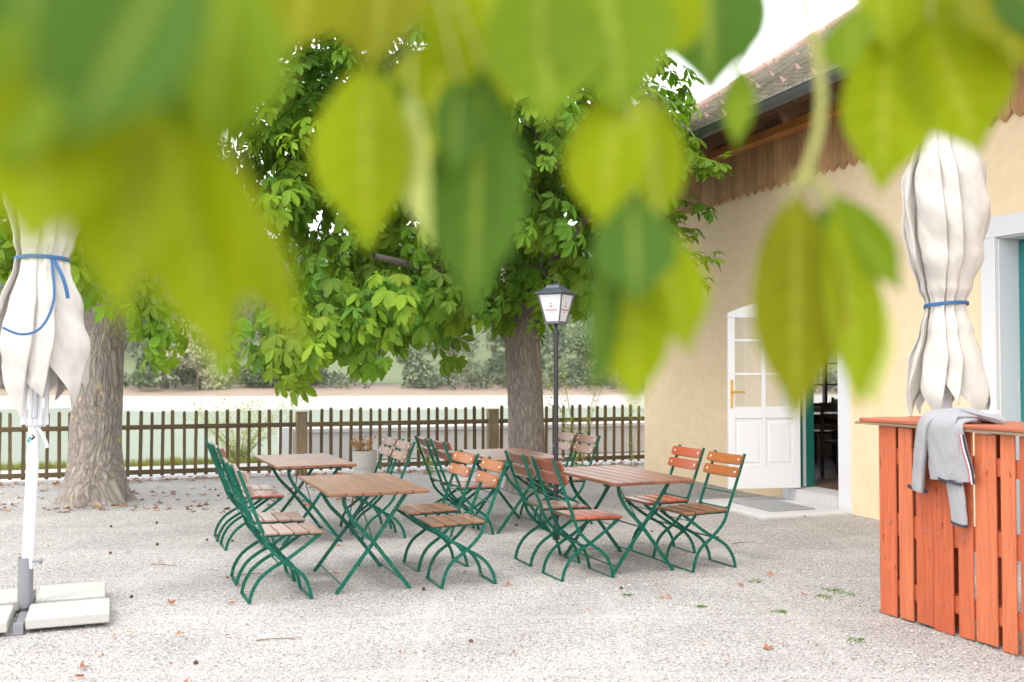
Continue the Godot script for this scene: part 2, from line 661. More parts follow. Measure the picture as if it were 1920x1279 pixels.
	M.green_twig = mat(lin(0.30, 0.30, 0.08), 0.7)

	var leaf := func(back: Color, rough: float) -> StandardMaterial3D:
		var m := mat(Color(1, 1, 1), rough)
		m.vertex_color_use_as_albedo = true
		m.backlight_enabled = true
		m.backlight = back
		m.cull_mode = BaseMaterial3D.CULL_DISABLED
		return m
	M.leaf = leaf.call(Color(0.96, 0.98, 0.30), 0.5)
	M.leaf.metallic_specular = 0.38
	M.near_leaf = leaf.call(Color(0.86, 0.84, 0.06), 0.6)
	M.near_leaf.metallic_specular = 0.22
	M.far_leaf = leaf.call(Color(0.6, 0.62, 0.4), 0.8)
	M.dry_leaf = leaf.call(Color(0.6, 0.5, 0.3), 0.7)
	M.pebble = mat(Color(1, 1, 1), 0.9, 0.0, 0.25)
	M.pebble.vertex_color_use_as_albedo = true
	M.tile = mat(Color(1, 1, 1), 0.85, 0.0, 0.3)
	M.tile.vertex_color_use_as_albedo = true
	M.terracotta = [mat(lin(0.37, 0.245, 0.20), 0.9), mat(lin(0.32, 0.21, 0.17), 0.9), mat(lin(0.41, 0.28, 0.23), 0.9)]
	M.guard = mat(lin(0.36, 0.25, 0.205), 0.85)

	var pane := mat(Color(0.9, 0.95, 0.95, 0.08), 0.02)
	pane.transparency = BaseMaterial3D.TRANSPARENCY_ALPHA
	M.pane = pane
	M.milk = mat(lin(0.72, 0.72, 0.75), 0.35)
	M.milk.backlight_enabled = true
	M.milk.backlight = Color(0.6, 0.6, 0.6)
	M.red_print = mat(lin(0.42, 0.015, 0.05), 0.6)
	M.grey_print = mat(lin(0.28, 0.28, 0.30), 0.6)
	M.gold_print = mat(lin(0.35, 0.30, 0.10), 0.6)

	var n12 := noise(61, 0.05, 4)
	var wave := picture(256, 256, func(x, y):
		var k: float = 0.5 + 0.5 * wrapn(n12, x, y, 256, 256, 0.5, 1.6)
		return Color(k, k, k))
	var wa := mat(lin(0.175, 0.20, 0.155), 0.5, 0.0, 0.12)
	wa.heightmap_enabled = true
	wa.heightmap_texture = wave
	wa.heightmap_scale = 5.0
	M.water = wa
	M.sand = mat(lin(0.37, 0.355, 0.33), 0.95)
	M.sand.albedo_texture = patch
	M.earth = mat(lin(0.30, 0.22, 0.165), 0.95)
	M.earth.albedo_texture = patch
	M.meadow = mat(lin(0.105, 0.13, 0.045), 0.95)
	M.meadow.albedo_texture = patch
	M.path = mat(lin(0.46, 0.455, 0.455), 0.95)
	M.path.albedo_texture = patch

# ------------------------------------------------------------------ the setting
const F0 := Vector3(2.18, 0, -16.4)          # a point of the fence line
const FU := Vector3(0.949, 0, -0.315)        # along the fence
const FN := Vector3(-0.315, 0, -0.949)       # beyond the fence

func fp(a: float, d: float, y := 0.0) -> Vector3:
	return F0 + FU * a + FN * d + Vector3(0, y, 0)

func sheet(na: int, nd: int, fa: Callable, fd: Callable, fy: Callable, tile: float) -> MB:
	var mb := MB.new()
	var rows := []
	for j in nd + 1:
		var r := PackedVector3Array()
		for i in na + 1:
			var a: float = fa.call(float(i) / na)
			var d: float = fd.call(float(j) / nd)
			r.append(fp(a, d, fy.call(a, d)))
		rows.append(r)
	mb.grid(rows)
	for i in mb.v.size():
		mb.uv[i] = Vector2(mb.v[i].x, mb.v[i].z) / tile
	return mb

func build_ground() -> void:
	var bump := noise(71, 0.35, 3)
	# gravel terrace
	struct("ground", sheet(150, 150, func(t): return -2.0 + 75.0 * signf(t - 0.5) * pow(absf(t - 0.5) * 2.0, 2.6), func(t): return 0.32 - 62.0 * pow(1.0 - t, 2.2),
		func(a, d): return 0.012 * bump.get_noise_2d(a, d) if d > -14.0 else 0.0, 1.15), M.gravel)
	struct("path", sheet(60, 4, func(t): return lerpf(-75, 75, t), func(t): return lerpf(0.321, 2.1, t), func(_a, _d): return -0.01, 3.0), M.path)
	struct("grass_bank", sheet(60, 12, func(t): return lerpf(-75, 75, t), func(t): return lerpf(2.101, 12.0, t), func(_a, d): return -0.02 - 3.6 * pow(maxf(0.0, (d - 2.5) / 9.5), 1.0), 4.0), M.meadow)
	var mb := MB.new()
	var rows := []
	for j in 2:
		rows.append(PackedVector3Array([Vector3(-420, -3.0, -14 - 130.0 * j), Vector3(420, -3.0, -14 - 130.0 * j)]))
	mb.grid(rows)
	for i in mb.v.size(): mb.uv[i] = Vector2(mb.v[i].x, mb.v[i].z) / 9.0
	struct("river", mb, M.water)
	# far bank: gravel bar, bare earth, then the meadow and the hill
	var wob := noise(81, 0.012, 3)
	var zone := func(z0: float, z1: float, h0: float, h1: float, nz: int, tile: float) -> MB:
		var m := MB.new()
		var rr := []
		for j in nz + 1:
			var r := PackedVector3Array()
			for i in 81:
				var x := -480.0 + 12.0 * i
				var t := float(j) / nz
				var w: float = wob.get_noise_1d(x) * 9.0
				r.append(Vector3(x, lerpf(h0, h1, t) + (0.5 * wob.get_noise_2d(x * 3.0, t * 40.0) if j > 0 and j < nz else 0.0), lerpf(z0, z1, t) + w))
			rr.append(r)
		m.grid(rr)
		for i in m.v.size(): m.uv[i] = Vector2(m.v[i].x, m.v[i].z) / tile
		return m
	struct("gravel_bar", zone.call(-104.0, -136.0, -3.3, -2.15, 6, 14.0), M.sand)
	struct("river_bank", zone.call(-136.0, -150.0, -2.15, -0.9, 5, 9.0), M.earth)
	struct("meadow", zone.call(-150.0, -215.0, -0.9, 2.0, 5, 30.0), M.meadow)
	var hm := MB.new()
	var hrows := []
	for j in 15:
		var r := PackedVector3Array()
		for i in 61:
			var t := j / 14.0
			var x := -720.0 + 24.0 * i
			r.append(Vector3(x, 2.0 + 88.0 * pow(t, 1.15) * (1.0 + 0.35 * wob.get_noise_1d(x * 0.5 + 90)) , -215.0 - 420.0 * t + wob.get_noise_1d(x) * 9.0))
		hrows.append(r)
	hm.grid(hrows)
	struct("hillside", hm, M.meadow)

	# low wall beyond the path, with an end pier
	var w := thing("river_wall", "low pale grey concrete wall standing beyond the path behind the picket fence", "wall", fp(-5.66, 2.3), atan2(0.315, 0.949))
	var k := MB.new()
	k.bx(0.2, 16, 0, 0.47, 0, 0.3, 0.01)
	obj("wall_body", k, M.pale_concrete, w)
	k = MB.new()
	k.bx(0.2, 16, 0.473, 0.55, -0.03, 0.33, 0.012)
	obj("coping", k, M.pale_concrete, w)
	k = MB.new()
	k.bx(-0.02, 0.197, 0, 0.58, -0.04, 0.34, 0.012)
	obj("end_pier", k, M.white_plaster, w)

	# grass on the bank edge
	var bl := MB.new()
	bl.tinted = true
	for q in 9:
		var an := q * 2.4
		var lean := Vector3(cos(an), 0, sin(an)) * R(0.02, 0.09)
		var side := Vector3(-sin(an), 0, cos(an)) * 0.006
		var o := Vector3(R(-.05, .05), 0, R(-.05, .05))
		bl.col = Color(1, 1, 1) * R(0.8, 1.1)
		bl.tri(o - side, o + side, o + lean + Vector3(0, R(.10, .22), 0))
	var where := []
	var tints := []
	for q in 5200:
		var p := fp(R(-16, 4), 2.12 + 0.6 * pow(R(0, 1), 1.6), -0.02)
		where.append(Transform3D(Basis(Vector3.UP, R(0, TAU)).scaled(Vector3.ONE * R(0.3, 0.8)), p))
		var y := R(0, 1)
		tints.append(Color(lerpf(0.20, 0.36, y), lerpf(0.26, 0.33, y), 0.06))
	many("grass", bl.mesh(), M.far_leaf, where, tints)

func build_fence() -> void:
	var f := thing("picket_fence", "weathered brown wooden picket fence with rounded tops along the far side of the terrace", "fence", F0, atan2(0.315, 0.949))
	var shapes := []
	for k in 3:
		var w := 0.021 + 0.002 * k
		var top := 0.955 + 0.008 * k
		var o := PackedVector2Array([Vector2(-w, 0.05), Vector2(w, 0.05), Vector2(w, top - 0.03), Vector2(w * 0.7, top - 0.008), Vector2(0, top), Vector2(-w * 0.7, top - 0.008), Vector2(-w, top - 0.03)])
		var mb := MB.new()
		mb.prism(o, -0.012, 0.012)
		shapes.append(mb.mesh())
	var posts := [3.27, 0.33, -2.614, -5.555, -8.5, -11.44]
	var x := -12.5
	var n := 0
	while x < 4.2:
		var near_post := false
		for p in posts:
			if absf(x - p) < 0.105: near_post = true
		if not near_post:
			obj("picket", shapes[n % 3], M.picket[(n * 7 + n / 3) % 3], f, Transform3D(Basis(Vector3.BACK, R(-.012, .012)), Vector3(x + R(-.008, .008), R(-.012, .008), -0.0)))
		x += 0.1475
		n += 1
	for i in posts.size():
		var mb := MB.new()
		mb.bx(-0.082, 0.082, -0.1, 0.90, -0.085, 0.075, 0.012, Vector2(0.3 * i, 0.2))
		mb.bx(-0.088, 0.088, 0.902, 0.925, -0.09, 0.08, 0.008)
		obj("post", mb, M.fence_post, f, Transform3D(Basis(), Vector3(posts[i], 0, 0)))
		if i + 1 < posts.size() or true:
			var a: float = posts[i] + 0.083 if i > 0 else posts[0] + 0.083
			var b: float = posts[i - 1] - 0.083 if i > 0 else 4.3
			for y in [0.70, 0.075]:
				var r := MB.new()
				r.bx(a, b, y, y + 0.065, 0.0135, 0.052, 0.006, Vector2(0.7 * i, y))
				obj("rail", r, M.picket[(i + 1) % 3], f)

# ------------------------------------------------------------------ the house: x along its wall away from the camera, z into it
const HO := Vector3(3.63, 0, -10.67)
func house_frame() -> Transform3D:
	var x := Vector3(-0.333, 0, -0.943).normalized()
	return Transform3D(Basis(x, Vector3.UP, x.cross(Vector3.UP)), HO)

func build_house() -> void:
	var h := thing("inn_building", "pale yellow rendered inn with tiled roof, wooden eaves and an open white door", "building")
	h.transform = house_frame()
	var T := 0.30
	var mb := MB.new()
	mb.bx(-7.0, -3.20, -0.3, 4.86, 0, T)
	mb.bx(-3.20, -2.0, 2.72, 4.86, 0, T)
	mb.bx(-2.0, 0.19, -0.3, 4.86, 0, T)
	mb.bx(0.19, 1.06, 2.40, 4.86, 0, T)
	mb.bx(1.06, 4.83, -0.3, 4.86, 0, T)
	obj("front_wall", mb, M.stucco, h)
	mb = MB.new()
	mb.bx(4.45, 4.83, -0.3, 4.86, T, 2.5)
	mb.bx(4.45, 4.83, -0.3, 0.95, 2.5, 3.75)
	mb.bx(4.45, 4.83, 2.35, 4.86, 2.5, 3.75)
	mb.bx(4.45, 4.83, -0.3, 4.86, 3.75, 10.0)
	obj("gable_wall", mb, M.stucco, h)
	mb = MB.new()
	mb.prism(PackedVector2Array([Vector2(0.2, 4.862), Vector2(10.2, 4.862), Vector2(5.2, 8.0)]), 0, 0.3, Transform3D(Basis(Vector3(0, 0, 1), Vector3.UP, Vector3(-1, 0, 0)), Vector3(4.8, 0, 0)))
	obj("gable_top", mb, M.stucco, h)
	mb = MB.new()
	mb.bx(-7.0, -6.62, -0.3, 4.86, T, 10.0)
	mb.bx(-7.0, 4.83, -0.3, 4.86, 10.0, 10.38)
	obj("rear_wall", mb, M.stucco, h)
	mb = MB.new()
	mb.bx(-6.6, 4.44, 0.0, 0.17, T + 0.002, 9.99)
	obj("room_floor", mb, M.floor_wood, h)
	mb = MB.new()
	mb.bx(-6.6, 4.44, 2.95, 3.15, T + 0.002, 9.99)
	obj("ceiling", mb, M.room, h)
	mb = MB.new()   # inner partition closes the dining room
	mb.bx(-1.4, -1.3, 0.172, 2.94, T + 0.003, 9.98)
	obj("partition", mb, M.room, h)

	# ---- roof
	var slope := 0.632
	var pitch := atan(slope)
	var down := Vector3(0, -sin(pitch), -cos(pitch))
	var up := Vector3(0, cos(pitch), -sin(pitch))
	var eave := Vector3(0, 4.36, -0.9)
	var ridge_len := 6.1 / cos(pitch)
	mb = MB.new()
	for side in [0, 1]:
		var mirror := 1.0 if side == 0 else -1.0
		var b := Basis(Vector3(1, 0, 0), Vector3(0, up.y, up.z * mirror), Vector3(0, -down.y, -down.z * mirror))
		var mid := Vector3(-0.9, 4.36, -0.9 if side == 0 else 11.3) + b.z * ridge_len / 2.0 - b.y * 0.06
		mb.box(Transform3D(b, mid), Vector3(13.0, 0.10, ridge_len - 0.01))
	obj("roof_deck", mb, M.rafter, h)
	var tb := MB.new()
	tb.tinted = true
	var tw := 0.18
	var ex := 0.158
	var rows := int(ridge_len / ex)
	for rw in rows:
		var off := 0.0 if rw % 2 == 0 else tw / 2.0
		for k in 72:
			var x := -7.35 + tw * k + off
			if x > 5.5: continue
			var base := eave - down * (ex * rw) + up * (0.012 + R(0, .004))
			var l := 0.22
			var g := R(0.72, 1.12)
			var y := R(0, 1)
			tb.col = Color(lerpf(0.34, 0.42, y) * g, lerpf(0.315, 0.36, y) * g, lerpf(0.275, 0.30, y) * g)
			var hw := tw / 2.0 - 0.003
			var front := []
			for q in [[-1.0, 0.022], [-0.55, 0.004], [0.0, -0.003], [0.55, 0.004], [1.0, 0.022]]:
				front.append(Vector3(x + q[0] * hw, 0, 0) + Vector3(0, base.y, base.z) - down * q[1] + up * 0.034)
			var bl := Vector3(x - hw, base.y, base.z) - down * l
			var br := Vector3(x + hw, base.y, base.z) - down * l
			for q in 4:
				tb.tri(front[q], bl if q < 2 else br, front[q + 1])
			tb.tri(front[2], bl, br)
			for q in 4:
				tb.quad(front[q + 1] - up * 0.026, front[q] - up * 0.026, front[q], front[q + 1])
	var tiles := obj("roof_tile", tb, M.tile, h)
	tiles.set_meta("kind", "stuff")
	# verge tiles up the far gable edge
	var vt := MB.new()
	var ring := []
	for j in 2:
		var r := PackedVector3Array()
		for i in 9:
			var an := PI * i / 8.0 * 1.25 - 0.4
			r.append(Vector3(cos(an) * (0.085 - 0.008 * j), sin(an) * (0.085 - 0.008 * j), -0.2 + 0.42 * j))
		ring.append(r)
	vt.grid(ring)
	for j in 2:
		var z := -0.2 + 0.42 * j
		var r: PackedVector3Array = ring[j]
		for i in 8: vt.tri_out(Vector3(0, 0, z), r[i], r[i + 1], Vector3(0, 0, 0.01))
	var vm := vt.mesh()
	var vb := Basis(Vector3(1, 0, 0), up, -down)
	for k in int(ridge_len / 0.385):
		var p := eave - down * (0.2 + 0.385 * k) + up * (0.045 + 0.004 * (k % 2))
		obj("verge_tile", vm, M.terracotta[k % 3], h, Transform3D(vb, Vector3(5.53, p.y, p.z)))
	# snow guards: small upturned noses on the tiles
	var sg := MB.new()
	sg.prism(PackedVector2Array([Vector2(-0.015, 0.0), Vector2(0.06, 0.006), Vector2(0.012, 0.085), Vector2(-0.008, 0.09)]), -0.014, 0.014, Transform3D(Basis(Vector3(0, 0, 1), Vector3.UP, Vector3(-1, 0, 0)), Vector3.ZERO))
	var sgm := sg.mesh()
	for row in 9:
		for k in 15:
			if (row * 7 + k * 11) % 5 == 0: continue
			var u := 0.42 + row * 0.62
			var p := eave - down * u + up * 0.03
			obj("snow_guard", sgm, M.guard, h, Transform3D(vb, Vector3(5.1 - 0.88 * k - (0.44 if row % 2 else 0.0), p.y, p.z)))
	# gutter
	mb = MB.new()
	var rows2 := []
	for x in [-7.4, 5.55]:
		var r := PackedVector3Array()
		for i in 11:
			var an := PI + PI * i / 10.0
			r.append(Vector3(x, 4.35 + sin(an) * 0.085, -0.985 + cos(an) * 0.075))
		rows2.append(r)
	mb.grid(rows2)
	for s in [-1.0, 1.0]:
		mb.tube(PackedVector3Array([Vector3(-7.4, 4.352, -0.985 + s * 0.076), Vector3(5.55, 4.352, -0.985 + s * 0.076)]), PackedFloat32Array([0.009]), 6)
	mb.prism(PackedVector2Array([Vector2(-0.06, 4.36), Vector2(-0.05, 4.29), Vector2(0.0, 4.265), Vector2(0.05, 4.29), Vector2(0.06, 4.36)]), 5.552, 5.56, Transform3D(Basis(Vector3(0, 0, 1), Vector3.UP, Vector3(1, 0, 0)), Vector3(0, 0, -0.985)))
	obj("gutter", mb, M.zinc, h)
	for k in 14:
		mb = MB.new()
		var x := 5.0 - 0.9 * k
		var pts := []
		for i in 9:
			var an := PI + PI * i / 8.0
			pts.append(Vector3(x, 4.35 + sin(an) * 0.092, -0.985 + cos(an) * 0.082))
		mb.bar(PackedVector3Array(pts), Vector3(1, 0, 0), 0.006, 0.03)
		obj("gutter_bracket", mb, M.zinc, h)
	# rafters under the overhang, purlin and cladding
	for k in 15:
		mb = MB.new()
		var mid := eave - down * 0.62 - up * 0.185
		mb.box(Transform3D(vb, Vector3(5.3 - 0.86 * k, mid.y, mid.z)), Vector3(0.10, 0.145, 1.1), 0.006, Vector2(0.3 * k, 0))
		obj("rafter", mb, M.rafter, h)
	mb = MB.new()
	mb.bx(-7.3, 5.45, 4.285, 4.40, -0.21, -0.055, 0.008)
	obj("purlin", mb, M.purlin, h)
	var bw := 0.168
	var bo := PackedVector2Array([Vector2(0, 3.79), Vector2(bw / 2.0, 3.715), Vector2(bw - 0.004, 3.79), Vector2(bw - 0.004, 4.62), Vector2(0, 4.62)])
	var bmesh: Array = []
	for k in 3:
		var cb := MB.new()
		cb.prism(bo, -0.046 - 0.003 * k, -0.018, Transform3D(), Vector2(0.31 * k, 0.17 * k))
		bmesh.append(cb.mesh())
	for k in 71:
		obj("cladding_board", bmesh[(k * 5 + k / 4) % 3], M.cladding[(k * 7 + k / 5) % 3], h, Transform3D(Basis(), Vector3(4.85 - bw - bw * k + bw, R(-.006, .006), 0)))

	# ---- doorway: white surround, green lining, step
	mb = MB.new()
	mb.bx(0.0, 0.187, 0.0, 2.395, -0.028, T * 0.5)
	mb.bx(0.0, 0.187, 2.397, 2.56, -0.028, -0.003)
	mb.bx(0.188, 1.062, 2.398, 2.56, -0.028, -0.003)
	mb.bx(1.064, 1.22, 0.0, 2.56, -0.028, -0.003)
	obj("door_surround", mb, M.white_plaster, h)
	mb = MB.new()
	mb.bx(0.19, 1.06, -0.1, 0.168, -0.06, T)
	obj("door_step", mb, M.pale_concrete, h)
	mb = MB.new()
	mb.bx(1.022, 1.059, 0.172, 2.36, 0.03, 0.12, 0.003)
	mb.bx(1.014, 1.059, 0.172, 2.36, 0.165, T - 0.03, 0.003)
	mb.bx(0.19, 1.012, 2.32, 2.36, 0.165, T - 0.03, 0.003)
	obj("door_lining", mb, M.green_paint, h)
	mb = MB.new()
	mb.bx(1.02, 1.059, 0.172, 2.36, 0.122, 0.163, 0.003)
	obj("lining_strip", mb, M.white_paint, h)
	# door leaf, hinged on the far jamb, opened outwards; own frame: x from hinge to free edge
	var hinge := house_frame().affine_inverse() * Vector3(3.315, 0, -11.50)
	var free := house_frame().affine_inverse() * Vector3(2.45, 0, -11.36)
	var dir := (free - hinge).normalized()
	var leaf := obj("door", door_leaf(), M.white_paint, h, Transform3D(Basis(dir, Vector3.UP, dir.cross(Vector3.UP)), Vector3(hinge.x, 0.185, hinge.z)))
	for col in 2:
		for row in 3:
			var x0 := 0.085 + col * 0.375
			var y0 := 0.935 + row * 0.385
			mb = MB.new()
			mb.bx(x0 + 0.002, x0 + 0.328, y0 + 0.002, y0 + (0.352 if row < 2 else 0.25), -0.003, 0.003)
			obj("door_pane", mb, M.pane, leaf)
		mb = MB.new()
		mb.bx(0.085 + col * 0.375 + 0.035, 0.413 + col * 0.375 - 0.035, 0.295, 0.755, -0.012, 0.012, 0.006)
		obj("door_panel", mb, M.white_paint, leaf)
	mb = MB.new()
	for s in [1.0, -1.0]:
		mb.bx(0.812, 0.844, 0.92, 1.24, s * 0.0215, s * 0.029, 0.003)
		mb.tube(PackedVector3Array([Vector3(0.828, 1.10, s * 0.028), Vector3(0.828, 1.10, s * 0.07)]), PackedFloat32Array([0.009]), 8)
		mb.tube(PackedVector3Array([Vector3(0.832, 1.10, s * 0.067), Vector3(0.76, 1.102, s * 0.068), Vector3(0.69, 1.098, s * 0.066)]), PackedFloat32Array([0.012, 0.011, 0.010]), 8)
	obj("door_handle", mb, M.brass, leaf)

	# ---- glazed door with a white frame further along the wall
	mb = MB.new()
	mb.bx(-1.998, -1.834, 0.0, 2.715, -0.03, -0.003)
	mb.bx(-3.37, -1.834, 2.717, 2.90, -0.03, -0.003)
	mb.bx(-3.37, -3.202, 0.0, 2.715, -0.03, -0.003)
	mb.bx(-2.015, -2.002, 0.0, 2.70, 0.0, T - 0.03)
	mb.bx(-3.198, -3.185, 0.0, 2.70, 0.0, T - 0.03)
	mb.bx(-3.18, -2.02, 2.702, 2.715, 0.0, T - 0.03)
	obj("window_surround", mb, M.white_plaster, h)
	for k in 2:
		mb = MB.new()
		var x1 := -2.017 - 0.583 * k
		mb.bx(x1 - 0.58, x1 - 0.50, 0.05, 2.69, 0.22, 0.27, 0.004)
		mb.bx(x1 - 0.08, x1, 0.05, 2.69, 0.22, 0.27, 0.004)
		for y in [0.05, 0.95, 1.78, 2.61]:
			mb.bx(x1 - 0.498, x1 - 0.082, y, y + 0.08, 0.221, 0.269, 0.004)
		for y in 22:
			mb.box(Transform3D(Basis(Vector3(1, 0, 0), 0.6), Vector3(x1 - 0.29, 0.17 + 0.036 * y + (0.0 if y < 22 else 0.1), 0.245)), Vector3(0.41, 0.04, 0.008))
		mb.bx(x1 - 0.497, x1 - 0.083, 1.035, 1.775, 0.238, 0.252)
		mb.bx(x1 - 0.497, x1 - 0.083, 1.865, 2.605, 0.238, 0.252)
		var sh := obj("shutter", mb, M.teal_paint, h)
		for y in [0.45, 1.35, 2.25]:
			var hb := MB.new()
			hb.tube(PackedVector3Array([Vector3(x1 + (0.006 if k == 0 else -0.586), y, 0.212), Vector3(x1 + (0.006 if k == 0 else -0.586), y + 0.1, 0.212)]), PackedFloat32Array([0.009]), 6)
			obj("hinge", hb, M.white_metal, sh)

	# ---- window in the far gable, seen through the doorway
	mb = MB.new()
	for z in [2.5, 3.08, 3.70]: mb.bx(4.55, 4.62, 0.95, 2.35, z, z + 0.05, 0.003)
	for y in [0.95, 2.30]: mb.bx(4.551, 4.619, y, y + 0.05, 2.55, 3.70)
	for y in [1.28, 1.62, 1.96]: mb.bx(4.57, 4.60, y, y + 0.025, 2.55, 3.70)
	for z in [2.78, 3.40]: mb.bx(4.571, 4.599, 1.0, 2.3, z, z + 0.025)
	var gw := obj("gable_window", mb, M.dark_wood, h)
	mb = MB.new()
	mb.bx(4.582, 4.588, 1.0, 2.3, 2.55, 3.70)
	obj("window_pane", mb, M.pane, gw)

	# ---- furniture inside the room
	var hf := house_frame()
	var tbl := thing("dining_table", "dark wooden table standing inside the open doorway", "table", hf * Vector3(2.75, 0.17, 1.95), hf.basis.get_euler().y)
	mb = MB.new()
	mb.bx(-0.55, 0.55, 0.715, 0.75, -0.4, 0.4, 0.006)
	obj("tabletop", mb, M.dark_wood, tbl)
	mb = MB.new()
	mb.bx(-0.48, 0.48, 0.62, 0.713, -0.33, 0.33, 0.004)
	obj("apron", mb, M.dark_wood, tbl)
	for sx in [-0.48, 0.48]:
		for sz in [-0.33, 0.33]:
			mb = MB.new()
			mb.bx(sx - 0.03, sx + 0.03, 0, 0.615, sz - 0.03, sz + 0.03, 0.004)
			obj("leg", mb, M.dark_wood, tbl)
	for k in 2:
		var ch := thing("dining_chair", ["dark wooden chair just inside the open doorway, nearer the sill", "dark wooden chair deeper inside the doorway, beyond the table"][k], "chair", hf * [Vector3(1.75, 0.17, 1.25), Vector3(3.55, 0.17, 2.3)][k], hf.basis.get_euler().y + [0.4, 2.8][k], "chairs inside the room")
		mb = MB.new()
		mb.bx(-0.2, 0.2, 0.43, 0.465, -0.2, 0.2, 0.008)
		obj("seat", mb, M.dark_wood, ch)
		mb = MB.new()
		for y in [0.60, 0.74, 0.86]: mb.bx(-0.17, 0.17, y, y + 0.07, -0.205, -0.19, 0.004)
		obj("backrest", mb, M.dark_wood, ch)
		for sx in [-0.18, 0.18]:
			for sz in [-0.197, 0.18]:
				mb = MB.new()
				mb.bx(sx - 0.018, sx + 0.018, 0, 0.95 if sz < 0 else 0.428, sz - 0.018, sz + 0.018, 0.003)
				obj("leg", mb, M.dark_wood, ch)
	# slab and mat before the door
	var sl := thing("threshold_slab", "flat pale concrete slab on the gravel before the open door", "slab")
	sl.transform = hf
	mb = MB.new()
	mb.bx(-0.02, 1.35, -0.05, 0.035, -1.12, -0.066, 0.01)
	obj("slab_body", mb, M.pale_concrete, sl)
	mb = MB.new()
	mb.bx(0.22, 0.98, 0.0352, 0.05, -0.86, -0.3, 0.006)
	var dm := obj("door_mat", mb, M.mat_grey)
	dm.transform = hf
	tag(dm, "flat grey doormat lying on the pale slab before the door", "doormat")

func door_leaf() -> MB:
	var mb := MB.new()
	var w := 0.868
	# stiles and rails, top edge arched
	var arch := func(x: float) -> float: return 2.0 + 0.12 * sin(clampf(x / w, 0, 1) * PI) 
	for x in [[0.0, 0.083], [0.785, w]]:
		mb.bx(x[0], x[1], 0.0, 1.95, -0.02, 0.02, 0.003)
	mb.bx(0.415, 0.458, 0.25, 1.95, -0.02, 0.02, 0.003)
	mb.bx(0.0835, 0.7845, 0.0, 0.248, -0.0199, 0.0199, 0.003)
	mb.bx(0.0835, 0.4145, 0.80, 0.932, -0.0199, 0.0199, 0.003)
	mb.bx(0.4585, 0.7845, 0.80, 0.932, -0.0199, 0.0199, 0.003)
	for col in 2:
		var x0 := 0.0855 + col * 0.375
		mb.bx(x0, x0 + 0.327, 0.25, 0.798, -0.006, 0.006)
		for k in 2:
			mb.bx(x0, x0 + 0.327, 1.291 + 0.385 * k, 1.319 + 0.385 * k, -0.017, 0.017, 0.003)
	var o := PackedVector2Array([Vector2(0, 1.952)])
	o.append(Vector2(w, 1.952))
	for i in 13:
		var x := w * (1.0 - i / 12.0)
		o.append(Vector2(x, arch.call(x)))
	mb.prism(o, -0.02, 0.02)
	return mb

# ------------------------------------------------------------------ tables and chairs; x is the way a sitter faces
const GRID := 0.3785    # the furniture stands parallel to the wall

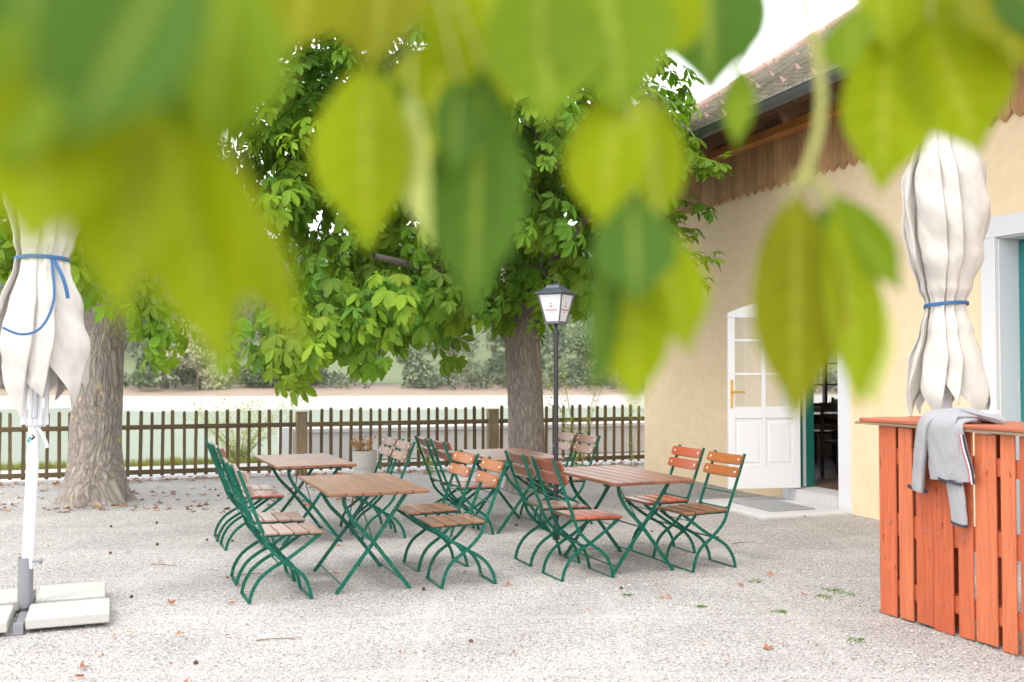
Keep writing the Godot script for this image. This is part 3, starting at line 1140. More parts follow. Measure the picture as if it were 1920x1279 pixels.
func make_chair() -> Node3D:
	var t := thing("folding_chair", "", "chair", Vector3.ZERO, 0.0, "folding beer garden chairs")
	var Z := Vector3(0, 0, 1)
	# back bars that run down to the front feet
	var a := curve([Vector3(-0.285, 0.885, 0), Vector3(-0.20, 0.66, 0), Vector3(-0.125, 0.47, 0), Vector3(-0.078, 0.36, 0), Vector3(0.02, 0.262, 0), Vector3(0.125, 0.185, 0), Vector3(0.178, 0.105, 0), Vector3(0.205, 0.0, 0)], 4)
	var b := curve([Vector3(0.27, 0.432, 0), Vector3(0.15, 0.345, 0), Vector3(0.04, 0.272, 0), Vector3(-0.05, 0.225, 0), Vector3(-0.13, 0.165, 0), Vector3(-0.185, 0.08, 0), Vector3(-0.205, 0.0, 0)], 4)
	for s in [-1.0, 1.0]:
		var mb := MB.new()
		mb.bar(a, Z, 0.024, 0.007)
		obj("back_bar", mb, M.green, t, Transform3D(Basis(), Vector3(0, 0, s * 0.192)))
		mb = MB.new()
		mb.bar(b, Z, 0.024, 0.007)
		obj("leg", mb, M.green, t, Transform3D(Basis(), Vector3(0, 0, s * 0.168)))
		mb = MB.new()
		mb.bar(PackedVector3Array([Vector3(-0.125, 0.436, 0), Vector3(0.272, 0.432, 0)]), Z, 0.018, 0.006)
		mb.tube(PackedVector3Array([Vector3(-0.005, 0.247, -0.016), Vector3(-0.005, 0.247, 0.03)]), PackedFloat32Array([0.008]), 8)
		obj("seat_rail", mb, M.green, t, Transform3D(Basis(), Vector3(0, 0, s * 0.155)))
	for e in [[0.203, 0.192], [-0.203, 0.168]]:
		var mb := MB.new()
		mb.bx(e[0] - 0.011, e[0] + 0.011, 0.0, 0.006, -e[1] + 0.004, e[1] - 0.004)
		obj("foot_bar", mb, M.green, t)
	for e in [[-0.172, 0.585, 0.188, 0.005], [-0.125, 0.468, 0.205, 0.006], [-0.008, 0.246, 0.165, 0.006]]:
		var mb := MB.new()
		mb.tube(PackedVector3Array([Vector3(e[0], e[1], -e[2]), Vector3(e[0], e[1], e[2])]), PackedFloat32Array([e[3]]), 8)
		if e[1] > 0.46 and e[1] < 0.5:
			for s in [-1.0, 1.0]:
				mb.tube(PackedVector3Array([Vector3(e[0], e[1], s * 0.165), Vector3(e[0], e[1], s * 0.187)]), PackedFloat32Array([0.013]), 10)
		obj("cross_rod", mb, M.green, t)
	var wl := MB.new()
	wl.tube(PackedVector3Array([Vector3(0.235, 0.425, -0.15), Vector3(0.215, 0.385, -0.15), Vector3(0.215, 0.385, 0.15), Vector3(0.235, 0.425, 0.15)]), PackedFloat32Array([0.0035]), 6)
	obj("wire_loop", wl, M.green, t)
	# seat slats
	for k in 4:
		var mb := MB.new()
		mb.box(Transform3D(Basis(), Vector3(-0.082 + 0.1015 * k + 0.012, 0.4545 - 0.003 * k, 0)), Vector3(0.092, 0.018, 0.405), 0.005, Vector2(0.23 * k, 0.13 * k))
		obj("seat_slat", mb, M.slat_brown[k % 3], t)
	# back slats, bowed
	for k in 2:
		var mb := MB.new()
		var y := 0.735 + 0.096 * k
		var rows := []
		var up := Vector3(-0.36, 0.933, 0)
		var fwd := Vector3(0.933, 0.36, 0)
		var o := Vector3(-0.285 + (0.885 - y) * 0.375 + 0.008, y, 0)
		var outline := [[-0.038, 0.0], [-0.041, 0.004], [-0.041, 0.012], [-0.038, 0.016], [0.038, 0.016], [0.041, 0.012], [0.041, 0.004], [0.038, 0.0], [-0.038, 0.0]]
		for i in 13:
			var z := -0.222 + 0.444 * i / 12.0
			var sag := 0.020 * pow(absf(z) / 0.222, 2.0)
			var sq := 1.0 if i > 0 and i < 12 else 0.86
			var r := PackedVector3Array()
			for q in outline: r.append(o + up * q[0] * sq + fwd * (q[1] + sag) + Vector3(0, 0, z))
			rows.append(r)
		for q in 8:
			for i in 12:
				var p: PackedVector3Array = rows[i]
				var p2: PackedVector3Array = rows[i + 1]
				mb.quad_out(p[q], p2[q], p2[q + 1], p[q + 1], (p[0] + p[4]) / 2.0, Vector2(0.037 * i, 0.02 * q))
		for i in [0, 12]:
			var p: PackedVector3Array = rows[i]
			for q in range(1, 7): mb.tri_out(p[0], p[q], p[q + 1], rows[6][0] + fwd * 0.01)
		var sl := obj("back_slat", mb, M.slat_brown[k % 3], t)
		for s in [-1.0, 1.0]:
			var rv := MB.new()
			var sag := 0.020 * pow(0.185 / 0.222, 2.0)
			rv.lathe(PackedVector2Array([Vector2(0.009, 0), Vector2(0.008, 0.003), Vector2(0.004, 0.005), Vector2(0.0, 0.0055)]), 10, Transform3D(Basis(up, fwd, up.cross(fwd)), o + fwd * (0.016 + sag) + Vector3(0, 0, s * 0.185)))
			obj("rivet", rv, M.rivet, sl)
	return t

func dress(ch: Node3D, mats: Array, seats: Array) -> void:
	var k := 0
	for p in ch.get_children():
		if str(p.name).begins_with("seat_slat") or str(p.name).begins_with("back_slat"):
			p.material_override = (seats if str(p.name).begins_with("seat") else mats)[(k * 2 + k / 3) % 3]
			k += 1

func make_table() -> Node3D:   # x along its length
	var t := thing("folding_table", "", "table", Vector3.ZERO, 0.0, "folding beer garden tables")
	for k in 6:
		var mb := MB.new()
		var z := -0.2925 + 0.117 * k
		mb.box(Transform3D(Basis(), Vector3(0, 0.702, z)), Vector3(1.2, 0.026, 0.112), 0.005, Vector2(0.41 * k, 0.19 * k))
		obj("top_slat", mb, M.table_top[(k * 2 + k / 2) % 3], t)
	var X := Vector3(1, 0, 0)
	for e in [-1.0, 1.0]:
		var x: float = e * 0.41
		var mb := MB.new()
		mb.bx(x - 0.014, x + 0.014, 0.668, 0.6885, -0.33, 0.33)
		obj("batten", mb, M.green, t)
		mb = MB.new()
		mb.bar(curve([Vector3(x + 0.009, 0.672, 0.215), Vector3(x + 0.009, 0.60, 0.205), Vector3(x + 0.009, 0.49, 0.14), Vector3(x + 0.009, 0.35, 0.01), Vector3(x + 0.009, 0.0, -0.262)], 5), X, 0.028, 0.008)
		obj("leg", mb, M.green, t)
		mb = MB.new()
		mb.bar(PackedVector3Array([Vector3(x - 0.006, 0.672, -0.235), Vector3(x - 0.006, 0.34, 0.0), Vector3(x - 0.006, 0.0, 0.262)]), X, 0.028, 0.008)
		obj("leg", mb, M.green, t)
	for s in [-1.0, 1.0]:
		var mb := MB.new()
		mb.tube(PackedVector3Array([Vector3(-0.41, 0.055, s * 0.22), Vector3(0.41, 0.055, s * 0.22)]), PackedFloat32Array([0.006]), 8)
		obj("stretcher", mb, M.green, t)
		mb = MB.new()
		mb.tube(PackedVector3Array([Vector3(s * 0.41, 0.335, 0.0), Vector3(s * 0.03, 0.672, 0.04)]), PackedFloat32Array([0.0045]), 6)
		obj("brace", mb, M.green, t)
	var mb2 := MB.new()
	mb2.tube(PackedVector3Array([Vector3(-0.41, 0.342, 0.002), Vector3(0.41, 0.342, 0.002)]), PackedFloat32Array([0.006]), 8)
	obj("axle", mb2, M.green, t)
	return t

func build_furniture() -> void:
	var L := Vector3(sin(GRID), 0, cos(GRID))         # towards the camera, along the tables
	var W := Vector3(cos(GRID), 0, -sin(GRID))        # towards the wall
	var along := atan2(-L.z, L.x)                     # turn that lays x on L
	var tables := [
		["bare folding table nearest the camera, with wood slats and green crossed legs", Vector3(-1.12, 0, -7.39), M.table_top, 0.0],
		["slatted folding table nearest the house wall, between red chairs", Vector3(0.84, 0, -8.02), M.table_red, 0.02],
		["slatted folding table between the thick left tree trunk and the flower pot", Vector3(-1.93, 0, -9.24), M.table_top, 0.03],
		["slatted folding table before the tree trunk behind the black lamp post", Vector3(-0.03, 0, -9.87), M.table_red, -0.03],
	]
	var table0 := make_table()
	for i in 4:
		var d: Array = tables[i]
		var o := table0
		if i > 0: o = dup(table0, d[1], along + d[3], d[0])
		o.position = d[1]
		o.rotation.y = along + d[3]
		o.set_meta("label", d[0])
		var k := 0
		for p in o.get_children():
			if str(p.name).begins_with("top_slat"):
				p.material_override = d[2][(k * 2 + k / 2) % 3]
				k += 1
	# chair: table, side (-1 faces the wall), offset across, offset along, slats, jitter, label
	var rows := [
		[0, -1, 0.655, 0.30, M.slat_pale, 0.03, "weathered pale chair at the camera end of the front table's river side"],
		[0, -1, 0.665, -0.30, M.slat_pale, 0.0, "weathered chair behind the palest one, facing the front table with worn slats"],
		[0, 1, 0.675, 0.335, M.slat_orange, -0.03, "ochre chair with varnished back, nearest camera on the front table's house side"],
		[0, 1, 0.68, -0.31, M.slat_orange, 0.02, "ochre chair tucked beside the front table's far corner, next to its nearer twin"],
		[1, -1, 0.50, 0.31, M.slat_rust, 0.02, "rust red chair with its back turned, beside the lamp post, nearest camera"],
		[1, -1, 0.49, -0.285, M.slat_brown, -0.02, "brown chair just left of the lamp post, back turned to the camera"],
		[1, 1, 0.565, 0.345, M.slat_orange, 0.04, "ochre chair in front of the open white door, nearest to it"],
		[1, 1, 0.59, -0.28, M.slat_red, 0.0, "bright orange red chair against the yellow wall, beside the ochre one"],
		[2, -1, 0.535, 0.30, M.slat_rust, 0.03, "chair seen edge on, left of the table by the thick trunk, nearer one"],
		[2, -1, 0.55, -0.19, M.slat_pale, -0.02, "leftmost chair, seen edge on, at the table by the thick trunk"],
		[2, 1, 0.645, 0.28, M.slat_brown, 0.0, "brown chair with shiny back, second to the right of the flower pot"],
		[2, 1, 0.66, -0.29, M.slat_brown, 0.03, "brown chair with shiny back, directly right of the flower pot"],
		[3, -1, 0.54, 0.25, M.slat_rust, 0.02, "dark brown chair with its back turned, nearer of the pair before the fence"],
		[3, -1, 0.56, -0.22, M.slat_rust, -0.03, "dark brown chair with its back turned, farther of the pair before the fence"],
		[3, 1, 0.59, 0.06, M.slat_brown, 0.02, "brown chair right of the lamp post, farther right of two against the fence"],
		[3, 1, 0.56, -0.39, M.slat_brown, -0.02, "brown chair immediately right of the lamp post, before the fence"],
	]
	var chair0 := make_chair()
	for i in rows.size():
		var d: Array = rows[i]
		var p: Vector3 = tables[d[0]][1] + W * d[2] * d[1] + L * d[3]
		var face: Vector3 = W * -d[1]
		var turn: float = atan2(-face.z, face.x) + d[5]
		var o := chair0 if i == 0 else dup(chair0, p, turn, d[6])
		o.position = p
		o.rotation.y = turn
		o.set_meta("label", d[6])
		dress(o, d[4], M.table_top if i in [2, 3, 6] else M.slat_red if i == 4 else d[4])

# ------------------------------------------------------------------ lamp, planter
func build_lamp() -> void:
	var t := thing("garden_lamp", "black lamp post with white glass lantern and red lettering, between the tables", "street lamp", Vector3(0.4, 0, -9.07), -0.52)
	var mb := MB.new()
	mb.lathe(PackedVector2Array([Vector2(0.0, -0.02), Vector2(0.034, -0.02), Vector2(0.034, 0.10), Vector2(0.024, 0.12), Vector2(0.022, 0.14), Vector2(0.022, 1.86), Vector2(0.026, 1.87), Vector2(0.026, 1.90), Vector2(0.017, 1.92), Vector2(0.017, 1.96), Vector2(0.0, 1.96)]), 20)
	obj("post", mb, M.black_iron, t)
	var b := 0.070
	var tp := 0.122
	var y0 := 1.985
	var y1 := 2.222
	mb = MB.new()
	for c in 4:
		var an := PI / 4 + PI / 2 * c
		var q0 := Vector3(cos(an) * b * 1.414, y0, sin(an) * b * 1.414)
		var q1 := Vector3(cos(an) * tp * 1.414, y1, sin(an) * tp * 1.414)
		mb.tube(PackedVector3Array([q0, q1]), PackedFloat32Array([0.0075]), 6)
	mb.bx(-b - 0.01, b + 0.01, y0 - 0.024, y0 - 0.002, -b - 0.01, b + 0.01, 0.004)
	mb.bx(-tp - 0.006, tp + 0.006, y1 + 0.001, y1 + 0.014, -tp - 0.006, tp + 0.006, 0.003)
	obj("lantern_frame", mb, M.zinc, t)
	for c in 4:
		mb = MB.new()
		var g := 0.9
		mb.quad(Vector3(-b * g, y0, b - 0.004), Vector3(b * g, y0, b - 0.004), Vector3(tp * g, y1, tp - 0.004), Vector3(-tp * g, y1, tp - 0.004))
		mb.quad(Vector3(b * g, y0, b - 0.007), Vector3(-b * g, y0, b - 0.007), Vector3(-tp * g, y1, tp - 0.007), Vector3(tp * g, y1, tp - 0.007))
		var gl := obj("glass_pane", mb, M.milk, t, Transform3D(Basis(Vector3.UP, PI / 2 * c), Vector3.ZERO))
		var tilt := atan2(tp - b, y1 - y0)
		var face := Basis(Vector3(1, 0, 0), tilt)
		var mid := func(y: float) -> float: return lerpf(b, tp, (y - y0) / (y1 - y0)) - 0.0015
		for line in [["Weitra Bräu", 2.086, 0.00082, M.red_print, true], ["seit 1321", 2.064, 0.0004, M.grey_print, false]]:
			var tm := TextMesh.new()
			var sf := SystemFont.new()
			sf.font_names = PackedStringArray(["Droid Serif"])
			sf.font_weight = 700
			tm.font = sf
			tm.text = line[0]
			tm.font_size = 24
			tm.pixel_size = line[2]
			tm.depth = 0.001
			obj("lettering", tm, line[3], gl, Transform3D(face, Vector3(0, line[1], mid.call(line[1]))))
		# crest: a small shield between two sprays under a crown
		var cr := MB.new()
		cr.prism(PackedVector2Array([Vector2(-0.011, 0.008), Vector2(-0.008, -0.006), Vector2(0, -0.012), Vector2(0.008, -0.006), Vector2(0.011, 0.008)]), 0.0, 0.001)
		for s in [-1.0, 1.0]:
			cr.prism(PackedVector2Array([Vector2(s * 0.014, -0.004), Vector2(s * 0.026, 0.000), Vector2(s * 0.029, 0.009), Vector2(s * 0.022, 0.004)]), 0.0, 0.001)
		obj("crest", cr, M.gold_print, gl, Transform3D(face, Vector3(0, 2.118, mid.call(2.118))))
		cr = MB.new()
		cr.prism(PackedVector2Array([Vector2(-0.010, 0.0), Vector2(0.010, 0.0), Vector2(0.013, 0.012), Vector2(0.006, 0.006), Vector2(0.0, 0.014), Vector2(-0.006, 0.006), Vector2(-0.013, 0.012)]), 0.0, 0.001)
		obj("crown_mark", cr, M.grey_print, gl, Transform3D(face, Vector3(0, 2.138, mid.call(2.138))))
	# roof: four curved sides
	mb = MB.new()
	var prof := [[0.152, 2.236], [0.147, 2.243], [0.110, 2.262], [0.072, 2.288], [0.060, 2.312], [0.030, 2.322], [0.0, 2.322]]
	for c in 4:
		var r := Basis(Vector3.UP, PI / 2 * c)
		for k in prof.size() - 1:
			var p: Array = prof[k]
			var q: Array = prof[k + 1]
			mb.quad(r * Vector3(-p[0], p[1], p[0]), r * Vector3(p[0], p[1], p[0]), r * Vector3(q[0], q[1], q[0]), r * Vector3(-q[0], q[1], q[0]))
		mb.tri(r * Vector3(0.152, 2.236, 0.152), r * Vector3(-0.152, 2.236, 0.152), Vector3(0, 2.236, 0))
	obj("lantern_roof", mb, M.slate_roof, t)
	mb = MB.new()
	mb.lathe(PackedVector2Array([Vector2(0.016, 2.320), Vector2(0.010, 2.330), Vector2(0.008, 2.338), Vector2(0.015, 2.347), Vector2(0.017, 2.357), Vector2(0.012, 2.367), Vector2(0.004, 2.373), Vector2(0, 2.376)]), 14)
	obj("finial", mb, M.black_iron, t)

func build_planter() -> void:
	var t := thing("flower_pot", "round off white pot of dried brown twigs standing before the fence", "flower pot", Vector3(-1.80, 0, -12.2))
	var mb := MB.new()
	mb.lathe(PackedVector2Array([Vector2(0.0, 0.0), Vector2(0.122, 0.0), Vector2(0.128, 0.01), Vector2(0.134, 0.32), Vector2(0.137, 0.325), Vector2(0.137, 0.35), Vector2(0.146, 0.352), Vector2(0.150, 0.545), Vector2(0.146, 0.552), Vector2(0.138, 0.552), Vector2(0.136, 0.50), Vector2(0.0, 0.50)]), 36)
	obj("pot", mb, M.concrete, t)
	mb = MB.new()
	mb.lathe(PackedVector2Array([Vector2(0.135, 0.505), Vector2(0.08, 0.515), Vector2(0.0, 0.52)]), 20)
	obj("soil", mb, M.dark_wood, t)
	var stems := MB.new()
	var heads := MB.new()
	heads.tinted = true
	for k in 34:
		var an := R(0, TAU)
		var r := R(0.02, 0.11)
		var p := Vector3(cos(an) * r, 0.51, sin(an) * r)
		var out := Vector3(cos(an), 0, sin(an)) * R(0.02, 0.13)
		var q := p + out + Vector3(0, R(0.10, 0.24), 0)
		var m := (p + q) / 2 + Vector3(R(-.02, .02), 0.02, R(-.02, .02))
		stems.tube(PackedVector3Array([p, m, q]), PackedFloat32Array([0.0035, 0.003, 0.002]), 5)
		for j in 5:
			var e: Vector3 = m.lerp(q, R(0.2, 1.1)) + Vector3(R(-.025, .025), R(-.02, .02), R(-.025, .025))
			var u := Vector3(R(-1, 1), R(-1, 1), R(-1, 1)).normalized()
			var w := u.cross(Vector3(R(-1, 1), R(-1, 1), R(-1, 1))).normalized()
			heads.col = Color(0.42, 0.24, 0.09) * R(0.7, 1.35)
			heads.quad(e - u * 0.022, e - w * 0.010, e + u * 0.022, e + w * 0.010)
	obj("dry_stems", stems, mat(lin(0.30, 0.17, 0.06), 0.8), t)
	obj("dry_leaves", heads, M.dry_leaf, t).set_meta("kind", "stuff")

# ------------------------------------------------------------------ parasols
func level(l: Array, y: float, k: int) -> float:
	if y <= l[0][0]: return l[0][k]
	for i in l.size() - 1:
		if y <= l[i + 1][0]:
			var t: float = (y - l[i][0]) / (l[i + 1][0] - l[i][0])
			t = t * t * (3.0 - 2.0 * t)
			return lerpf(l[i][k], l[i + 1][k], t)
	return l[-1][k]

# the furled canopy: one cloth whose gores overlap round the pole like a wrapped scarf
func canopy_cloth(levels: Array, pleats: Array, band: float, spiral: float, crest: float, seed_: int) -> MB:
	var f := noise(seed_, 1.0, 3)
	var mb := MB.new()
	var rows := []
	var nv := 84
	var total := 0.0
	for p in pleats: total += p[0]
	for j in nv + 1:
		var r := PackedVector3Array()
		var v := float(j) / nv
		var a0 := 0.0
		for k in pleats.size():
			var p: Array = pleats[k]      # share of the turn, depth, height of hem at its start, at its corner, crest offset
			var share: float = p[0] / total * TAU
			var m := 26
			for i in m:
				var t := float(i) / m
				var ang: float
				var fold: float
				var q: float
				if t < 0.72:
					q = t / 0.72
					ang = q * 1.55
					fold = lerpf(1.0 - p[1], 1.0, pow(q, 0.75)) + 0.05 * sin(q * PI)
				elif t < 0.80:
					q = 1.0
					var w := (t - 0.72) / 0.08
					ang = 1.55 - 0.05 * w
					fold = 1.0 - 0.10 * w
				else:
					var w := (t - 0.80) / 0.20
					q = 1.0 - w
					ang = lerpf(1.50, 1.0, w)
					fold = lerpf(0.90, 1.0 - p[1], w)
				var next: Array = pleats[(k + 1) % pleats.size()]
				var hem: float = lerpf(p[2], p[3], pow(q, 1.3)) if t < 0.80 else lerpf(next[2] + 0.03, p[3] + 0.04, q)
				var top: float = crest + p[4] * sin(q * PI)
				var y := lerpf(hem, top, pow(v, 1.12))
				var loose := level(levels, y, 2)
				var rad := level(levels, y, 1)
				var depth := lerpf(0.35, 1.0, loose)
				var turn: float = a0 + ang * share * lerpf(0.72, 1.0, loose) + spiral * (y - band) * (1.0 if y < band else -0.7)
				var crumple := 0.035 * loose * f.get_noise_3d(a0 * 2.0 + q * 1.4, y * 2.6, t * 2.0) + 0.016 * f.get_noise_3d(a0 + q * 4.0, y * 8.0, 5.0)
				var gather := 0.045 * exp(-absf(y - band) * 7.0) * sin(q * 15.0 + k * 2.0)
				var tip: float = 0.30 * pow(q, 3.0) * pow(1.0 - v, 4.0) * p[1]
				# a cross fold that runs down the gore at a slant
				var slant: float = 0.085 * loose * (absf(fmod(absf(q * 0.9 + y * 2.3 + k * 0.37), 1.0) - 0.5) * 2.0 - 0.5)
				var rr: float = rad * (1.0 - (1.0 - fold) * depth + crumple + gather + tip + slant * smoothstep(0.0, 0.25, q))
				r.append(Vector3(cos(-turn) * rr, y, sin(-turn) * rr))
			a0 += share
		r.append(r[0])
		rows.append(r)
	mb.grid(rows, true, 4.0, 1.6)
	return mb

func pole_patch(mb: MB, r: float, y: float, a0: float, w: float, h: float, tilt: float) -> void:
	var rows := []
	for j in 4:
		var row := PackedVector3Array()
		for i in 7:
			var u := (i / 6.0 - 0.5) * w
			var v := (j / 3.0 - 0.5) * h
			var uu := u * cos(tilt) - v * sin(tilt)
			var vv := u * sin(tilt) + v * cos(tilt)
			var an := a0 - uu / r
			row.append(Vector3(cos(an) * r, y + vv, sin(an) * r))
		rows.append(row)
	mb.grid(rows)

func build_parasols() -> void:
	# left: whole with its foot
	var t := thing("garden_parasol", "furled cream parasol with blue strap on a white pole, in its slab weighted stand", "parasol", Vector3(-3.06, 0, -6.3), 0.06, "furled parasols")
	t.rotation.z = -0.037
	var lv := [[1.22, 0.20, 1.0], [1.50, 0.275, 1.0], [1.70, 0.30, 1.0], [1.95, 0.25, 0.8], [2.20, 0.165, 0.35], [2.26, 0.150, 0.2], [2.36, 0.18, 0.5], [2.6, 0.25, 0.9], [2.95, 0.24, 0.9], [3.2, 0.16, 0.8], [3.4, 0.05, 0.3]]
	var gores := [[1.2, 0.42, 1.66, 1.34, 0.0], [0.9, 0.38, 1.52, 1.27, 0.0], [1.1, 0.46, 1.74, 1.42, 0.0], [1.0, 0.40, 1.50, 1.30, 0.0], [1.3, 0.45, 1.70, 1.24, 0.0], [0.8, 0.36, 1.56, 1.38, 0.0], [1.1, 0.44, 1.66, 1.30, 0.0], [0.9, 0.4, 1.6, 1.4, 0.0]]
	obj("canopy", canopy_cloth(lv, gores, 2.25, 0.42, 3.4, 101), M.canvas, t, Transform3D(Basis(Vector3.UP, 0.5), Vector3.ZERO))
	var mb := MB.new()
	mb.lathe(PackedVector2Array([Vector2(0.0, 0.30), Vector2(0.0365, 0.30), Vector2(0.0365, 3.42), Vector2(0.02, 3.45), Vector2(0, 3.45)]), 28)
	obj("pole", mb, M.white_metal, t)
	mb = MB.new()
	mb.lathe(PackedVector2Array([Vector2(0.037, 1.195), Vector2(0.05, 1.195), Vector2(0.055, 1.205), Vector2(0.055, 1.235), Vector2(0.05, 1.245), Vector2(0.037, 1.245)]), 24)
	for k in 8:
		var a := TAU * k / 8.0
		mb.box(Transform3D(Basis(Vector3.UP, -a), Vector3(cos(a) * 0.066, 1.228, sin(a) * 0.066)), Vector3(0.036, 0.05, 0.022), 0.004)
	obj("runner_hub", mb, M.white_metal, t)
	for k in 8:
		var a := TAU * k / 8.0
		mb = MB.new()
		mb.bar(PackedVector3Array([Vector3(cos(a) * 0.070, 1.23, sin(a) * 0.070), Vector3(cos(a) * 0.062, 1.75, sin(a) * 0.062)]), Vector3(-sin(a), 0, cos(a)), 0.022, 0.014)
		obj("strut", mb, M.white_metal, t)
	mb = MB.new()
	mb.tube(curve([Vector3(0.03, 1.19, 0.03), Vector3(0.06, 1.16, 0.045), Vector3(0.095, 1.10, 0.05), Vector3(0.105, 1.065, 0.05)], 4), rads(0.011, 0.013, 13), 10, true, 0.6)
	obj("crank_handle", mb, M.white_metal, t)
	mb = MB.new()
	pole_patch(mb, 0.0372, 1.115, PI * 0.56, 0.058, 0.026, 0.75)
	var st := obj("sticker", mb, M.navy, t)
	mb = MB.new()
	pole_patch(mb, 0.0376, 1.107, PI * 0.585, 0.019, 0.019, 0.75)
	obj("sticker_ring", mb, mat(lin(0.05, 0.45, 0.50), 0.5), st)
	mb = MB.new()
	pole_patch(mb, 0.0376, 1.128, PI * 0.50, 0.012, 0.010, 0.75)
	obj("sticker_mark", mb, M.white_paint, st)
	strap(t, 2.245, 0.158)
	mb = MB.new()
	var tail := curve([Vector3(0.10, 2.24, 0.125), Vector3(0.145, 2.12, 0.185), Vector3(0.17, 1.98, 0.235), Vector3(0.155, 1.86, 0.285), Vector3(0.11, 1.785, 0.325), Vector3(0.02, 1.765, 0.34), Vector3(-0.08, 1.80, 0.335)], 6)
	ribbon(mb, tail, 0.015)
	obj("strap_tail", mb, M.blue_strap, t)
	mb = MB.new()
	ribbon(mb, curve([Vector3(0.11, 2.24, 0.115), Vector3(0.18, 2.14, 0.15), Vector3(0.215, 2.05, 0.16), Vector3(0.225, 2.00, 0.16)], 5), 0.026)
	obj("strap_end", mb, M.blue_strap, t)
	# foot: sleeve, cross and four concrete slabs; upright although the pole leans
	var f := thing("parasol_stand", "grey steel parasol stand weighted with pale concrete slabs under the left parasol", "parasol stand", Vector3(-3.06, 0, -6.3), GRID)
	mb = MB.new()
	mb.lathe(PackedVector2Array([Vector2(0.0385, 0.06), Vector2(0.045, 0.06), Vector2(0.045, 0.37), Vector2(0.0385, 0.37)]), 28)
	obj("sleeve", mb, M.grey_steel, f)
	mb = MB.new()
	mb.tube(PackedVector3Array([Vector3(0.04, 0.345, 0.02), Vector3(0.082, 0.345, 0.03)]), PackedFloat32Array([0.008]), 8)
	mb.lathe(PackedVector2Array([Vector2(0.0, -0.012), Vector2(0.016, -0.010), Vector2(0.018, 0.0), Vector2(0.016, 0.010), Vector2(0.0, 0.012)]), 12, Transform3D(Basis(Vector3.BACK, PI / 2), Vector3(0.088, 0.345, 0.032)))
	obj("clamp_knob", mb, M.grey_steel, f)
	for k in 4:
		var r := Basis(Vector3.UP, PI / 2 * k)
		mb = MB.new()
		mb.box(Transform3D(r, r * Vector3(0.265, 0.022, 0)), Vector3(0.43, 0.044, 0.05), 0.004)
		mb.box(Transform3D(r, r * Vector3(0.475, 0.035, 0)), Vector3(0.012, 0.07, 0.056), 0.003)
		obj("cross_arm", mb, M.grey_steel, f)
		mb = MB.new()
		mb.box(Transform3D(r, r * Vector3(0.265, 0.056, 0.262)), Vector3(0.46, 0.062, 0.41), 0.006)
		obj("slab", mb, M.concrete, f)
	for k in 2:
		mb = MB.new()
		mb.tube(curve([Vector3(-0.09 + 0.2 * k, 0.088, 0.06), Vector3(-0.085 + 0.2 * k, 0.115, 0.06), Vector3(-0.07 + 0.2 * k, 0.115, 0.06), Vector3(-0.065 + 0.2 * k, 0.088, 0.06)], 4), PackedFloat32Array([0.004]), 6)
		obj("lifting_loop", mb, M.steel, f)

	# right: behind the bar
	t = thing("garden_parasol", "tall furled cream parasol tied with a blue strap behind the orange bar", "parasol", Vector3(3.14, 0, -7.2), 0.0, "furled parasols")
	lv = [[1.15, 0.22, 1.0], [1.37, 0.27, 1.0], [1.60, 0.245, 1.0], [1.83, 0.185, 0.6], [1.99, 0.140, 0.2], [2.04, 0.140, 0.2], [2.14, 0.185, 0.5], [2.37, 0.26, 0.9], [2.68, 0.305, 1.0], [2.95, 0.285, 1.0], [3.2, 0.21, 0.9], [3.35, 0.22, 1.0], [3.52, 0.30, 1.0]]
	gores = [[1.2, 0.44, 1.62, 1.22, 0.10], [0.9, 0.40, 1.46, 1.17, 0.02], [1.0, 0.46, 1.66, 1.26, -0.20], [1.25, 0.42, 1.50, 1.18, 0.10], [0.8, 0.38, 1.58, 1.30, -0.12], [1.1, 0.46, 1.44, 1.17, 0.08], [1.0, 0.42, 1.62, 1.24, -0.16], [0.9, 0.4, 1.5, 1.2, 0.04], [1.0, 0.44, 1.6, 1.26, 0.08]]
	obj("canopy", canopy_cloth(lv, gores, 2.01, 0.5, 3.42, 131), M.canvas, t, Transform3D(Basis(Vector3.UP, 1.1), Vector3.ZERO))
	mb = MB.new()
	mb.lathe(PackedVector2Array([Vector2(0.0, 0.0), Vector2(0.0365, 0.0), Vector2(0.0365, 3.55), Vector2(0.02, 3.6), Vector2(0, 3.6)]), 24)
	obj("pole", mb, M.white_metal, t)
	mb = MB.new()
	mb.bx(-0.22, 0.22, 0.0, 0.06, -0.22, 0.22, 0.008)
	obj("base_slab", mb, M.concrete, t)
	strap(t, 2.015, 0.148)
	mb = MB.new()
	ribbon(mb, PackedVector3Array([Vector3(0.215, 1.62, 0.02), Vector3(0.225, 1.54, 0.03), Vector3(0.22, 1.45, 0.03)]), 0.035)
	obj("strap_end", mb, M.blue_strap, t)

func strap(t: Node3D, y: float, r: float) -> void:
	var rows := []
	for j in 4:
		var row := PackedVector3Array()
		var rr: float = r + [0.0, 0.004, 0.004, 0.0][j]
		for i in 41:
			var a := -TAU * i / 40.0
			row.append(Vector3(cos(a) * rr * (1.0 + 0.03 * sin(a * 5.0)), y + [-0.013, -0.012, 0.012, 0.013][j] + 0.012 * sin(a + 0.6), sin(a) * rr * (1.0 + 0.03 * sin(a * 5.0))))
		rows.append(row)
	var mb := MB.new()
	mb.grid(rows, true)
	obj("strap", mb, M.blue_strap, t)

func ribbon(mb: MB, path: PackedVector3Array, w: float) -> void:
	var rows := []
	for i in path.size():
		var tg := (path[mini(i + 1, path.size() - 1)] - path[maxi(i - 1, 0)]).normalized()
		var out := Vector3(path[i].x, 0, path[i].z).normalized()
		var side := tg.cross(out).normalized() * w / 2.0
		rows.append(PackedVector3Array([path[i] - side, path[i] + side, path[i] + side + out * 0.002, path[i] - side + out * 0.002, path[i] - side]))
	mb.grid(rows)

